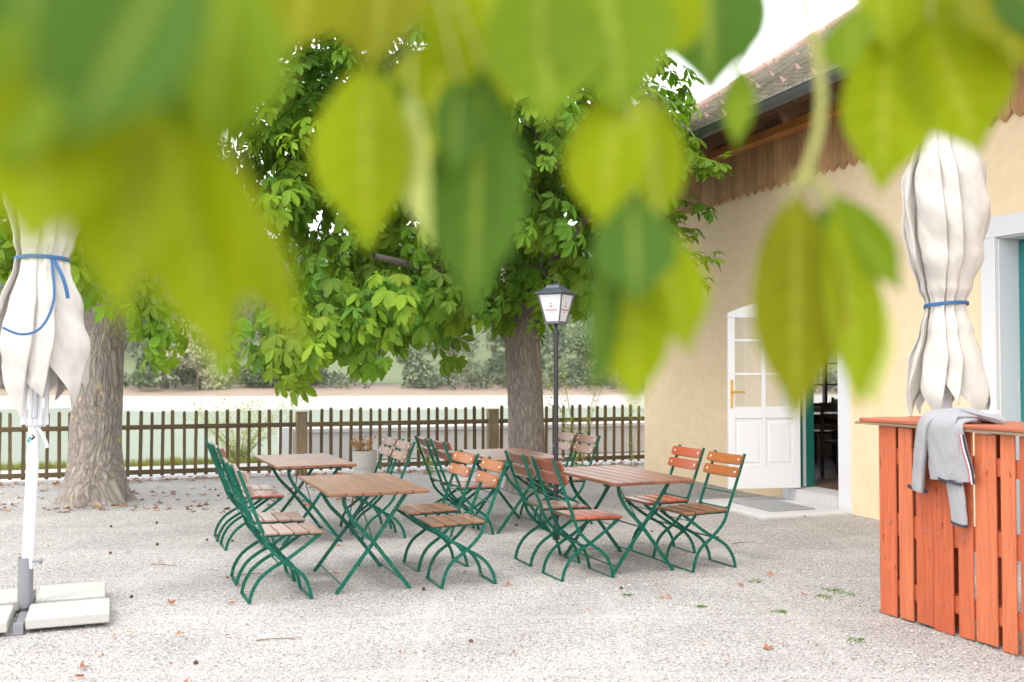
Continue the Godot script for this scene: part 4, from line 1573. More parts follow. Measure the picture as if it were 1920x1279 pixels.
# ------------------------------------------------------------------ bar of orange pallets; x along its front towards the camera, z towards the terrace
func bar_frame() -> Transform3D:
	var x := Vector3(0.37, 0, 0.93).normalized()
	return Transform3D(Basis(x, Vector3.UP, x.cross(Vector3.UP)), Vector3(2.35, 0, -6.4))

func cloth_tube(path: PackedVector3Array, rad: Array, squash: float, seed_: int, amp: float) -> MB:
	var f := noise(seed_, 1.0, 3)
	var mb := MB.new()
	var rows := []
	var side := Vector3(1, 0, 0)
	var m := path.size()
	var l := 0.0
	for j in m:
		var tg := (path[mini(j + 1, m - 1)] - path[maxi(j - 1, 0)]).normalized()
		side = (side - tg * side.dot(tg)).normalized()
		var other := tg.cross(side)
		if j > 0: l += path[j].distance_to(path[j - 1])
		var rr := lerpf(rad[0], rad[1], j / (m - 1.0))
		var row := PackedVector3Array()
		for i in 41:
			var a := TAU * i / 40.0
			var k := 1.0 + amp * f.get_noise_3d(cos(a) * 1.2, sin(a) * 0.8, l * 9.0) + amp * 0.5 * f.get_noise_3d(cos(a) * 3.0, sin(a) * 2.0, l * 4.0 + 9.0)
			var sq := squash * (1.0 + 2.2 * amp * f.get_noise_2d(cos(a) * 2.4 + 5.0, l * 7.0))
			row.append(path[j] + side * cos(a) * rr * k + other * sin(a) * rr * k * sq)
		rows.append(row)
	mb.grid(rows, true, 0.4, l * 3.0)
	for e in [0, m - 1]:
		var r: PackedVector3Array = rows[e]
		var c := Vector3.ZERO
		for i in 40: c += r[i] / 40.0
		var inner := path[1] if e == 0 else path[m - 2]
		for i in 40: mb.tri_out(c, r[i], r[i + 1], inner)
	return mb

func build_bar() -> void:
	var bf := bar_frame()
	var b := thing("pallet_bar", "outdoor bar counter of upright orange stained pallets with plank top", "bar counter")
	b.transform = bf
	var cuts := [[0.0, 0.147], [0.172, 0.286], [0.314, 0.448], [0.452, 0.600], [0.640, 0.748], [0.767, 0.912], [0.944, 1.040], [1.070, 1.215], [1.256, 1.40], [1.44, 1.54], [1.565, 1.71], [1.735, 1.84], [1.87, 2.01]]
	for k in cuts.size():
		var mb := MB.new()
		mb.bx(cuts[k][0], cuts[k][1], 0.002 + 0.006 * (k % 3), 1.193 - 0.004 * (k % 2), -0.013, 0.001 * (k % 2), 0.003, Vector2(0.37 * k, 0.21 * k))
		var plank := obj("front_plank", mb, M.pallet[(k * 2 + k / 3) % 3], b)
		for y in [0.18, 0.575, 1.01]:
			for s in [0.3, 0.7]:
				var sc := MB.new()
				sc.lathe(PackedVector2Array([Vector2(0.0055, 0.0), Vector2(0.0045, 0.0012), Vector2(0.0015, 0.0006), Vector2(0.0, 0.0004)]), 8, Transform3D(Basis(Vector3.RIGHT, PI / 2), Vector3(lerpf(cuts[k][0], cuts[k][1], s) + R(-.008, .008), y + R(-.02, .02), 0.0012)))
				obj("screw", sc, M.grey_steel, plank)
	var ends := [[0.002, 0.446], [0.454, 1.213], [1.258, 2.008]]
	for e in ends:
		for y in [[0.13, 0.23], [0.51, 0.65], [0.955, 1.055]]:
			var mb := MB.new()
			mb.bx(e[0], e[1], y[0], y[1], -0.045, -0.0145, 0.002, Vector2(e[0], y[0]))
			obj("cross_board", mb, M.pallet[1], b)
			for x in [e[0], (e[0] + e[1]) / 2.0 - 0.05, e[1] - 0.1]:
				mb = MB.new()
				mb.bx(x + 0.001, x + 0.099, y[0] + 0.001, y[1] - 0.001, -0.122, -0.046, 0.003)
				obj("block", mb, M.pallet[0], b)
		for x in [e[0], (e[0] + e[1]) / 2.0 - 0.07, e[1] - 0.14]:
			var mb := MB.new()
			mb.bx(x, x + 0.14, 0.004, 1.19, -0.145, -0.1235, 0.002, Vector2(x, 0))
			obj("rear_plank", mb, M.pallet[2], b)
	var mb2 := MB.new()
	mb2.bx(-0.034, -0.004, 0.02, 1.19, -0.14, -0.045, 0.003)
	obj("end_batten", mb2, M.bare_wood, b)
	mb2 = MB.new()
	mb2.bx(-0.17, 2.05, 1.195, 1.213, -0.06, 0.045, 0.003)
	obj("support_board", mb2, M.bare_wood, b)
	mb2 = MB.new()
	mb2.bx(-0.16, 2.05, 1.195, 1.213, -0.50, -0.39, 0.003)
	obj("support_board", mb2, M.bare_wood, b)
	for k in 4:
		mb2 = MB.new()
		mb2.bx([-0.12, -0.15, -0.10, -0.16][k], 2.06, 1.2145, 1.2365, 0.052 - 0.148 * k - 0.142, 0.052 - 0.148 * k, 0.004, Vector2(0.5 * k, 0.3 * k))
		obj("counter_plank", mb2, M.counter_wood[k % 2], b)
	for x in [0.0, 1.0, 1.95]:
		mb2 = MB.new()
		mb2.bx(x, x + 0.06, 0.0, 1.193, -0.49, -0.43, 0.003)
		obj("rear_leg", mb2, M.bare_wood, b)

	# pullover over the counter edge
	var p := thing("grey_pullover", "light grey fleece pullover with dark cuffs draped over the orange bar's front", "pullover")
	p.transform = bf
	obj("body", cloth_tube(curve([Vector3(0.66, 1.262, -0.27), Vector3(0.62, 1.275, -0.12), Vector3(0.585, 1.275, 0.01), Vector3(0.595, 1.235, 0.085), Vector3(0.615, 1.12, 0.082), Vector3(0.625, 1.0, 0.075), Vector3(0.63, 0.915, 0.07)], 7), [0.10, 0.105], 0.26, 201, 0.12), M.fleece, p)
	obj("body", cloth_tube(curve([Vector3(0.64, 1.258, -0.22), Vector3(0.60, 1.262, -0.02), Vector3(0.60, 1.20, 0.062), Vector3(0.61, 1.02, 0.045), Vector3(0.605, 0.90, 0.04)], 7), [0.085, 0.11], 0.18, 207, 0.10), M.fleece, p)
	obj("sleeve", cloth_tube(curve([Vector3(0.60, 1.285, -0.16), Vector3(0.545, 1.29, -0.04), Vector3(0.49, 1.25, 0.075), Vector3(0.46, 1.12, 0.088), Vector3(0.435, 0.97, 0.085), Vector3(0.415, 0.835, 0.08)], 7), [0.075, 0.078], 0.42, 202, 0.10), M.fleece, p)
	obj("sleeve", cloth_tube(curve([Vector3(0.645, 1.10, 0.05), Vector3(0.665, 0.93, 0.05), Vector3(0.69, 0.79, 0.05), Vector3(0.70, 0.665, 0.048)], 7), [0.065, 0.056], 0.36, 203, 0.1), M.fleece, p)
	obj("side_flap", cloth_tube(curve([Vector3(0.66, 1.262, -0.10), Vector3(0.685, 1.235, 0.06), Vector3(0.705, 1.11, 0.055), Vector3(0.735, 0.99, 0.05), Vector3(0.745, 0.91, 0.05)], 7), [0.05, 0.06], 0.3, 204, 0.1), M.fleece, p)
	obj("collar", cloth_tube(curve([Vector3(0.57, 1.30, -0.10), Vector3(0.65, 1.305, -0.08), Vector3(0.73, 1.28, -0.12), Vector3(0.79, 1.25, -0.2)], 7), [0.03, 0.035], 0.6, 205, 0.2), M.fleece, p)
	var cuff := func(c: Vector3, r: float, sq: float, y0: float) -> MB:
		return cloth_tube(curve([c, c + Vector3(-0.002, -y0, 0)], 3), [r, r * 0.99], sq, 206, 0.03)
	obj("cuff", cuff.call(Vector3(0.416, 0.842, 0.08), 0.076, 0.44, 0.012), M.navy, p)
	obj("cuff", cuff.call(Vector3(0.70, 0.672, 0.048), 0.059, 0.42, 0.014), M.navy, p)
	obj("hem", cuff.call(Vector3(0.63, 0.920, 0.07), 0.112, 0.30, 0.010), M.navy, p)
	obj("hem", cuff.call(Vector3(0.605, 0.905, 0.04), 0.114, 0.22, 0.012), M.navy, p)
	for k in 3:
		var sb := MB.new()
		var o := 0.0085 * k
		var e := curve([Vector3(0.735 + o, 1.18, 0.068), Vector3(0.752 + o, 1.10, 0.066), Vector3(0.785 + o, 1.0, 0.062), Vector3(0.802 + o, 0.905, 0.06)], 6)
		sb.bar(e, Vector3(0, 0, 1), 0.008, 0.012)
		obj("stripe", sb, [M.stripe_red, M.stripe_white, M.navy][k], p)
	# enamel cup
	var c := MB.new()
	c.lathe(PackedVector2Array([Vector2(0.0, 0.0), Vector2(0.046, 0.0), Vector2(0.050, 0.006), Vector2(0.055, 0.060), Vector2(0.0575, 0.064), Vector2(0.055, 0.067), Vector2(0.052, 0.064), Vector2(0.046, 0.008), Vector2(0.0, 0.006)]), 32, Transform3D(Basis(), bf * Vector3(0.60, 1.237, -0.30)))
	tag(obj("white_bowl", c, M.white_paint), "small white enamel bowl on the bar counter behind the pullover", "bowl")

# ------------------------------------------------------------------ trees
# leaf blade from o along d with normal u: obovate, folded along its midrib
func blade(mb: MB, o: Vector3, d: Vector3, u: Vector3, l: float, w: float, sag: float, k := 5) -> void:
	var s := d.cross(u).normalized()
	var prev := [o, o, o]
	for i in range(1, k + 1):
		var t := float(i) / k
		var hw := w * 0.5 * pow(sin(PI * pow(t, 1.45)), 0.85) if i < k else 0.0
		var m := o + d * l * t - u * sag * l * t * t
		var cur := [m - s * hw + u * hw * 0.28, m, m + s * hw + u * hw * 0.28]
		if i == 1:
			mb.tri(o, cur[1], cur[0]); mb.tri(o, cur[2], cur[1])
		elif i == k:
			mb.tri(prev[0], prev[1], m); mb.tri(prev[1], prev[2], m)
		else:
			mb.tri(prev[0], prev[1], cur[1]); mb.tri(prev[0], cur[1], cur[0])
			mb.tri(prev[1], prev[2], cur[2]); mb.tri(prev[1], cur[2], cur[1])
		prev = cur

func palm_leaf(mb: MB, hub: Vector3, f: Vector3, up: Vector3, size: float) -> void:
	var s := f.cross(up).normalized()
	var n := 7 if R(0, 1) < 0.5 else 5
	for i in n:
		var q := (i - (n - 1) / 2.0) / ((n - 1) / 2.0)
		var an := q * 1.75 + R(-.12, .12)
		var drop := R(0.15, 0.55)
		var d := (f * cos(an) + s * sin(an) - up * drop).normalized()
		var u := (up + d * up.dot(d) * -1.0).normalized()
		u = (u + s * R(-.25, .25)).normalized()
		var l := size * (1.0 - 0.42 * absf(q)) * R(0.88, 1.1)
		blade(mb, hub, d, u, l, l * R(0.36, 0.44), R(0.05, 0.30))

func chestnut_spray(seed_: int, leaves: int, length: float) -> MB:
	rng.seed = seed_
	var mb := MB.new()
	mb.tinted = true
	var path := [Vector3.ZERO]
	var d := Vector3(1, 0.05, 0)
	for k in 5:
		d = (d + Vector3(0, -0.10, R(-.2, .2))).normalized()
		path.append(path[-1] + d * length / 5.0)
	mb.col = Color(0.20, 0.16, 0.08)
	mb.tube(PackedVector3Array(path), rads(0.007, 0.003, 6), 5, false)
	for k in leaves:
		var t := lerpf(0.12, 1.0, (k + 0.5) / leaves)
		var o: Vector3 = path[int(t * 4.99)].lerp(path[mini(int(t * 4.99) + 1, 5)], fmod(t * 4.99, 1.0))
		var an := k * PI + (k / 2) * PI / 2.0 + R(-.4, .4)
		var out := (Vector3(0.55 + 0.6 * t, sin(an) * 0.55 + 0.15, cos(an))).normalized()
		var hub := o + out * R(0.10, 0.19) + Vector3(0, -0.01, 0)
		mb.col = Color(0.85, 0.95, 0.35)
		mb.tube(PackedVector3Array([o, (o + hub) / 2 + Vector3(0, 0.012, 0), hub]), PackedFloat32Array([0.0028, 0.002, 0.002]), 4, false)
		var y := R(0.75, 1.2)
		mb.col = Color(y * R(0.9, 1.15), y, y * R(0.7, 1.0))
		if R(0, 1) < 0.05: mb.col = Color(2.2, 0.95, 0.35)
		palm_leaf(mb, hub, (out + Vector3(0, -0.45, 0)).normalized(), (Vector3.UP + out * 0.35).normalized(), R(0.16, 0.23))
	return mb

func trunk(base_r: float, path: Array, radii: Array, flare: float, seed_: int) -> MB:
	var f := noise(seed_, 1.0, 4)
	f.fractal_type = FastNoiseLite.FRACTAL_RIDGED
	var g := noise(seed_ + 1, 0.6, 3)
	var pts := curve(path, 10)
	var mb := MB.new()
	var rows := []
	var m := pts.size()
	var l := 0.0
	for j in m:
		if j > 0: l += pts[j].distance_to(pts[j - 1])
		var t := j / (m - 1.0) * (radii.size() - 1.0)
		var r0 := lerpf(radii[int(minf(t, radii.size() - 1.001))], radii[mini(int(t) + 1, radii.size() - 1)], fmod(t, 1.0) if t < radii.size() - 1 else 1.0)
		var row := PackedVector3Array()
		for i in 97:
			var a := -TAU * i / 96.0
			var root := flare * exp(-pts[j].y * 5.5) * (0.55 + 0.45 * sin(a * 5.0 + seed_))
			var rr := r0 * (1.0 + 0.055 * f.get_noise_3d(cos(a) * 4.2, sin(a) * 4.2, l * 1.1) + 0.07 * g.get_noise_3d(cos(a), sin(a), l)) + root
			row.append(pts[j] + Vector3(cos(a), 0, sin(a)) * rr)
		rows.append(row)
	mb.grid(rows, true, 2.0, l)
	return mb

func chestnut(called: String, label: String, at: Vector3, tr: Array, radii: Array, flare: float, bark: Material, limbs: Array, shapes: Array, seed_: int, fill: Array, extra: Array) -> void:
	var t := thing(called, label, "tree", at, 0.0, "chestnut trees on the terrace")
	obj("trunk", trunk(radii[0], tr, radii, flare, seed_), bark, t)
	for l in limbs:
		var mb := MB.new()
		var p := curve(l[0], 6)
		mb.tube(p, rads(l[1], l[2], p.size()), 14, false)
		obj("limb", mb, bark, t)
	rng.seed = seed_ * 31
	var where := []
	var tints := []
	for e in fill:   # [centre, radii, count, keep]
		var placed := 0
		while placed < e[2]:
			var dir := Vector3(R(-1, 1), R(-1, 1), R(-1, 1))
			if dir.length() > 1.0 or dir.length() < 0.05: continue
			dir = dir.normalized()
			var rad := pow(R(0.16, 1.0), 0.42)
			var p: Vector3 = e[0] + dir * rad * e[1]
			if not e[3].call(p): continue
			placed += 1
			var out := (dir + Vector3(R(-.5, .5), R(-.55, .1), R(-.5, .5))).normalized()
			var up := (Vector3.UP - out * out.y).normalized()
			var k := R(0.65, 1.25)
			where.append([int(R(0, shapes.size() - 0.01)), Transform3D(Basis(out, up, out.cross(up)).scaled_local(Vector3.ONE * k * 0.92), p - at - out * 0.33)])
	for q in extra:  # [place, direction, scale]
		var out: Vector3 = q[1].normalized()
		var up := (Vector3.UP - out * out.y).normalized()
		where.append([int(R(0, shapes.size() - 0.01)), Transform3D(Basis(out, up, out.cross(up)).scaled_local(Vector3.ONE * q[2]), q[0] - at)])
	for s in shapes.size():
		var w := []
		var c := []
		for q in where:
			if q[0] == s:
				w.append(q[1])
				var y := R(0, 1)
				c.append(Color(lerpf(0.10, 0.235, y), lerpf(0.25, 0.36, y), lerpf(0.022, 0.022, y)) * R(0.75, 1.25))
		many("crown" if s == 0 else "crown_%03d" % s, shapes[s], M.leaf, w, c, t)

func build_chestnuts() -> void:
	var shapes := []
	for k in 5:
		shapes.append(chestnut_spray(500 + k, 9, 0.62).mesh())
	# right tree, behind the lamp
	var a := Vector3(0.19, 0, -12.7)
	var keep2 := func(p: Vector3) -> bool:
		var x := p.x / -p.z
		if p.y > 7.3: return false
		if p.z > -9.3 and p.y < 2.75: return false
		if p.y < 2.35 and x > -0.06: return false
		if p.y < 1.95: return false
		if x > 0.145 and p.y < 2.9: return false
		return x < 0.19 - 0.02 * maxf(0.0, p.y - 4.2)
	var extra := []
	rng.seed = 4242
	for k in 26:   # the low bough that hangs out to the left
		var t := k / 25.0
		var p := Vector3(-0.6, 2.85, -11.2).lerp(Vector3(-1.75, 2.06, -9.1), t) + Vector3(R(-.45, .45), R(-.22, .25), R(-.35, .35))
		extra.append([p, Vector3(R(-.6, .5), R(-.75, -.2), R(.1, .8)), R(0.8, 1.05)])
	for k in 14:
		var p := Vector3(-2.1, 2.35, -9.6) + Vector3(R(-.5, .4), R(-.45, .4), R(-.4, .4))
		extra.append([p, Vector3(R(-.5, .5), R(-.9, -.3), R(.0, .8)), R(0.8, 1.05)])
	for k in 12:   # shoots reaching before the eaves
		var p := Vector3(1.62, 3.0, -11.3) + Vector3(R(-.35, .35), R(-.55, .9), R(-.5, .3))
		extra.append([p, Vector3(R(.3, .9), R(-.3, .3), R(-.2, .6)), R(0.7, 0.95)])
	chestnut("chestnut_tree", "chestnut tree with grey brown trunk behind the lamp, its bough hanging low leftwards", a,
		[Vector3(0, -0.15, 0), Vector3(0.0, 0.4, 0), Vector3(-0.02, 1.2, 0), Vector3(-0.06, 2.0, 0), Vector3(-0.02, 2.7, 0), Vector3(0.1, 3.6, 0.05), Vector3(0.05, 5.4, 0.1)], [0.245, 0.222, 0.212, 0.215, 0.19, 0.16, 0.09], 0.09, M.bark,
		[[[Vector3(-0.12, 1.85, 0.05), Vector3(-0.45, 2.22, 0.3), Vector3(-0.9, 2.6, 1.2), Vector3(-1.6, 2.7, 2.6)], 0.12, 0.03], [[Vector3(0.0, 2.3, 0.1), Vector3(0.5, 3.1, 0.8), Vector3(1.1, 3.8, 1.2)], 0.10, 0.025],
		[[Vector3(-0.02, 2.6, 0.0), Vector3(-0.8, 3.6, 0.6), Vector3(-2.0, 4.6, 0.9)], 0.11, 0.03], [[Vector3(0.05, 3.1, 0.0), Vector3(0.1, 4.2, 1.2), Vector3(-0.2, 5.0, 2.2)], 0.10, 0.03], [[Vector3(0.05, 3.3, 0.0), Vector3(0.5, 4.6, -0.9), Vector3(0.9, 5.6, -1.6)], 0.09, 0.03]],
		shapes, 3, [[Vector3(-0.75, 5.3, -12.0), Vector3(3.1, 3.5, 3.0), 1060, keep2]], extra)
	# left tree
	var b := Vector3(-4.86, 0, -11.65)
	var keep1 := func(p: Vector3) -> bool:
		return p.y > 2.3 and p.y < 7.3
	extra = []
	for k in 7:
		extra.append([Vector3(-3.95, 2.35, -10.9) + Vector3(R(-.3, .25), R(-.2, .3), R(-.3, .3)), Vector3(R(-.2, .6), R(-.9, -.4), R(.0, .6)), 0.85])
	chestnut("chestnut_tree", "thick old chestnut trunk with yellow lichen beside the left parasol", b,
		[Vector3(0, -0.15, 0), Vector3(0.0, 0.3, 0), Vector3(0.0, 0.9, 0), Vector3(0.05, 1.7, 0), Vector3(0.10, 2.5, 0), Vector3(0.12, 3.4, 0), Vector3(0.1, 5.0, 0.0)], [0.325, 0.30, 0.28, 0.25, 0.235, 0.21, 0.12], 0.17, M.bark_lichen,
		[[[Vector3(0.1, 2.3, 0.1), Vector3(0.7, 3.0, 0.7), Vector3(1.6, 3.6, 1.4)], 0.14, 0.03], [[Vector3(0.0, 2.5, 0.0), Vector3(-0.9, 3.5, 0.4), Vector3(-1.8, 4.6, 0.6)], 0.14, 0.03], [[Vector3(0.1, 2.9, 0.0), Vector3(0.2, 4.2, 0.9), Vector3(0.5, 5.2, 1.6)], 0.12, 0.03]],
		shapes, 5, [[Vector3(-5.1, 5.5, -11.4), Vector3(2.7, 3.3, 2.7), 500, keep1]], extra)

# clump of small leaves for distant crowns
func clump(seed_: int, n: int, size: float) -> ArrayMesh:
	rng.seed = seed_
	var mb := MB.new()
	mb.tinted = true
	for k in n:
		var p := Vector3(R(-1, 1), R(-1, 1), R(-1, 1)) * 0.5
		var u := Vector3(R(-1, 1), R(-1, 1), R(-1, 1)).normalized()
		var w := u.cross(Vector3(R(-1, 1), R(-1, 1), R(-1, 1))).normalized()
		mb.col = Color(1, 1, 1) * R(0.75, 1.2)
		var s := size * R(0.6, 1.2)
		mb.quad(p - u * s, p - w * s * 0.55, p + u * s, p + w * s * 0.55)
	return mb.mesh()

func build_far_trees() -> void:
	var cl := clump(900, 9, 0.30)
	rng.seed = 901
	var list := [
		# x, z, base, height, width, colour, label
		[-62.0, -150.0, -0.9, 13.0, 13.0, Color(0.08, 0.12, 0.05), "dark round tree on the far bank, left of the thick trunk"],
		[-50.5, -144.0, -1.2, 8.0, 10.0, Color(0.10, 0.13, 0.06), "dark green tree on the far bank just right of the thick trunk"],
		[-44.5, -141.0, -1.6, 10.0, 9.5, Color(0.30, 0.31, 0.19), "pale silvery willow on the far bank, the lightest crown there"],
		[-36.5, -143.0, -1.4, 5.0, 7.0, Color(0.09, 0.14, 0.05), "low dark bush beside the pale willow on the far bank"],
		[-30.0, -144.0, -1.4, 7.5, 10.0, Color(0.15, 0.19, 0.10), "grey green shrub behind the hanging chestnut leaves on the far bank"],
		[-23.0, -146.0, -1.2, 9.5, 9.0, Color(0.06, 0.10, 0.045), "darkest tree on the far bank, left of the green gap"],
		[-9.5, -148.0, -1.0, 11.5, 13.0, Color(0.20, 0.23, 0.14), "broad grey green willow on the far bank right of the green gap"],
		[-14.8, -146.0, -1.2, 6.0, 6.5, Color(0.15, 0.19, 0.10), "smaller willow on the edge of the green gap across the river"],
		[0.5, -152.0, -0.8, 12.5, 11.0, Color(0.10, 0.14, 0.07), "dark tree on the far bank close behind the lamp side trunk"],
		[11.0, -150.0, -0.8, 10.0, 12.0, Color(0.14, 0.18, 0.09), "tree across the river right of the lamp post"],
		[24.0, -152.0, -0.8, 11.0, 13.0, Color(0.12, 0.16, 0.07), "tree across the river next to the house corner"],
		[-76.0, -148.0, -0.9, 10.0, 13.0, Color(0.14, 0.18, 0.08), "tree across the river behind the left parasol"],
	]
	for d in list:
		var t := thing("far_tree", d[6], "tree", Vector3(d[0], d[2], d[1]), 0.0, "trees on the far bank")
		var mb := MB.new()
		mb.tube(PackedVector3Array([Vector3(0, -0.5, 0), Vector3(0.1, d[3] * 0.4, 0), Vector3(0.3, d[3] * 0.55, 0.2)]), PackedFloat32Array([0.2, 0.16, 0.08]), 8, false)
		obj("trunk", mb, M.twig, t)
		var where := []
		var tints := []
		var lobes := []
		for k in 11:
			var an := R(0, TAU)
			var r: float = R(0.1, 0.42) * d[4]
			var y := R(0.12, 0.86)
			r *= 1.0 - 0.7 * maxf(0.0, y - 0.45)
			lobes.append([Vector3(cos(an) * r, y * d[3], sin(an) * r), R(0.13, 0.23) * d[4]])
		for k in 620:
			var l: Array = lobes[k % lobes.size()]
			var dir := Vector3(R(-1, 1), R(-1, 1), R(-1, 1)).normalized()
			var p: Vector3 = l[0] + dir * l[1] * pow(R(0.2, 1), 0.4) * Vector3(1, 0.85, 1)
			p.y = maxf(p.y, 0.2)
			where.append(Transform3D(Basis(Vector3(R(-1, 1), R(-1, 1), R(-1, 1)).normalized(), R(0, TAU)).scaled(Vector3.ONE * R(0.7, 1.3)), p))
			var c: Color = d[5]
			tints.append(c * R(1.0, 1.45))
		many("crown", cl, M.far_leaf, where, tints, t)
	# bushes along the water and the wooded hill read as one mass each
	var where := []
	var tints := []
	for k in 1500:
		var x := R(-130, 70)
		var wob := R(0, 1)
		var p := Vector3(x, R(-1.3, 0.9) , -141.0 - R(0, 10))
		if absf(x + 17.5) < 4.5 and p.y > -0.9: continue
		where.append(Transform3D(Basis(Vector3(R(-1, 1), R(-1, 1), R(-1, 1)).normalized(), R(0, TAU)).scaled(Vector3.ONE * R(0.8, 1.5)), p))
		tints.append(Color(lerpf(0.07, 0.13, wob), lerpf(0.10, 0.14, wob), lerpf(0.045, 0.075, wob)))
	many("undergrowth", cl, M.far_leaf, where, tints)
	where = []
	tints = []
	for k in 420:
		var t := pow(R(0, 1), 0.8)
		var z := -205.0 - 330.0 * t
		var x := R(-1.1, 0.55) * -z * 0.5
		var y := 2.0 + 88.0 * pow(maxf(0, -z - 215.0) / 420.0, 1.15)
		if absf(x / -z + 0.125) < 0.028 and -z < 300.0: continue
		var h := R(6, 11)
		var g := R(0, 1)
		var c := Color(lerpf(0.07, 0.16, g), lerpf(0.12, 0.18, g), lerpf(0.045, 0.08, g))
		for q in 44:
			var dir := Vector3(R(-1, 1), R(-1, 1), R(-1, 1)).normalized() * pow(R(0.3, 1), 0.4)
			where.append(Transform3D(Basis(Vector3(R(-1, 1), R(-1, 1), R(-1, 1)).normalized(), R(0, TAU)).scaled(Vector3.ONE * R(1.6, 3.0)), Vector3(x, y + h * 0.55, z) + dir * Vector3(h * 0.55, h * 0.55, h * 0.55)))
			tints.append(c * R(0.55, 0.9))
	many("hillside_forest", cl, M.far_leaf, where, tints)

func small_bush(called: String, label: String, at: Vector3, stems: int, height: float, spread: float, leaf_size: float, per: int, c0: Color, c1: Color, bark: Material) -> void:
	var t := thing(called, label, "shrub", at)
	var sb := MB.new()
	var lb := MB.new()
	lb.tinted = true
	for k in stems:
		var an := R(0, TAU)
		var r := spread * sqrt(R(0.05, 1))
		var h := height * R(0.6, 1.0)
		var p := curve([Vector3(cos(an) * 0.04, 0, sin(an) * 0.04), Vector3(cos(an) * r * 0.35, h * 0.45, sin(an) * r * 0.35), Vector3(cos(an) * r, h, sin(an) * r) + Vector3(R(-.08, .08), 0, R(-.08, .08))], 5)
		sb.tube(p, rads(0.007, 0.002, p.size()), 5, false)
		for j in per:
			var q: Vector3 = p[int(R(2, p.size() - 0.01))]
			var d := Vector3(R(-1, 1), R(-.5, .8), R(-1, 1)).normalized()
			var e := q + d * R(0.01, 0.09)
			var u := (Vector3.UP + Vector3(R(-.7, .7), 0, R(-.7, .7))).normalized()
			lb.col = c0.lerp(c1, R(0, 1))
			blade(lb, e, d, (u - d * d.dot(u)).normalized(), leaf_size * R(0.7, 1.2), leaf_size * 0.5, 0.2, 3)
	obj("stems", sb, bark, t)
	obj("foliage", lb, M.leaf, t).set_meta("kind", "stuff")

func build_bushes() -> void:
	rng.seed = 1201
	small_bush("rose_bush", "thin straggling shrub with yellow green leaves before the fence, right of the lamp", Vector3(1.02, 0, -15.1), 9, 1.95, 0.75, 0.06, 26, Color(0.24, 0.34, 0.04), Color(0.45, 0.42, 0.06), M.green_twig)
	small_bush("climbing_shoot", "single slender green shoot climbing the fence beside the house corner", Vector3(1.86, 0, -15.5), 2, 1.15, 0.16, 0.055, 22, Color(0.24, 0.34, 0.04), Color(0.38, 0.42, 0.06), M.green_twig)
	small_bush("fence_weed", "small leafy weed growing at the fence foot behind the shiny backed chairs", Vector3(-1.2, 0, -14.75), 8, 0.5, 0.25, 0.06, 10, Color(0.2, 0.28, 0.04), Color(0.42, 0.36, 0.06), M.green_twig)
	small_bush("pale_bush", "pale silvery leafed bush on the river side of the fence, left of its middle post", fp(-6.3, 2.9, -0.1), 40, 1.15, 1.05, 0.06, 34, Color(0.50, 0.53, 0.46), Color(0.36, 0.42, 0.30), M.green_twig)

# ------------------------------------------------------------------ leaves close to the camera
func near_blade(o: Vector3, tip: Vector3, w: float, roll: float, tone: String, seed_: int) -> MB:
	rng.seed = seed_
	var mb := MB.new()
	mb.tinted = true
	var d := tip - o
	var l := d.length()
	d /= l
	var out := (Vector3(0, 0, 1) - d * d.z).normalized()
	var s := d.cross(out).normalized()
	s = s.rotated(d, roll)
	var twist := R(-0.5, 0.5)
	var cup := R(0.12, 0.42)
	var u := s.cross(d).normalized()
	var tones := {"b": Color(0.14, 0.215, 0.012), "d": Color(0.065, 0.135, 0.02), "o": Color(0.17, 0.18, 0.005), "y": Color(0.205, 0.26, 0.004), "p": Color(0.42, 0.46, 0.17)}
	var base: Color = tones[tone]
	var rows := []
	var nt := 26
	var bend := R(-0.10, 0.16)
	var cols := []
	var edge := noise(seed_, 0.05, 2)
	for j in nt + 1:
		var t := float(j) / nt
		var hw := w * 0.53 * pow(sin(PI * pow(t, 1.02)), 0.82) if t < 1.0 else 0.0005
		if t > 0.66: hw *= 1.0 - 0.5 * smoothstep(0.66, 1.0, t)
		hw = maxf(hw, 0.0006)
		var m := o + d * l * t + u * l * bend * (t * t - t)
		var r := PackedVector3Array()
		for i in 13:
			var q := i / 6.0 - 1.0
			var vein := 0.018 * w * sin(t * 40.0 - absf(q) * 7.0) * absf(q) * (1.0 - absf(q))
			var sq := s.rotated(d, twist * (t - 0.4))
			var uq := u.rotated(d, twist * (t - 0.4))
			r.append(m + sq * hw * q + uq * (hw * cup * absf(q) + vein))
			var k := 1.0 - 0.12 * sin(t * 40.0 - absf(q) * 7.0) * (1.0 - absf(q))
			var c := base * k
			if absf(q) < 0.1: c = c.lerp(Color(0.36, 0.40, 0.08), 0.4)
			var brown := edge.get_noise_2d(t * 60.0, q * 25.0 + seed_)
			if tone == "o" and o.length() < 0.02 and q < -0.7 and t > 0.2 and t < 0.62 and brown > -0.15: c = Color(0.26, 0.085, 0.02)
			cols.append(c)
		rows.append(r)
	mb.grid(rows)
	for i in cols.size(): mb.c[i] = cols[i]
	return mb

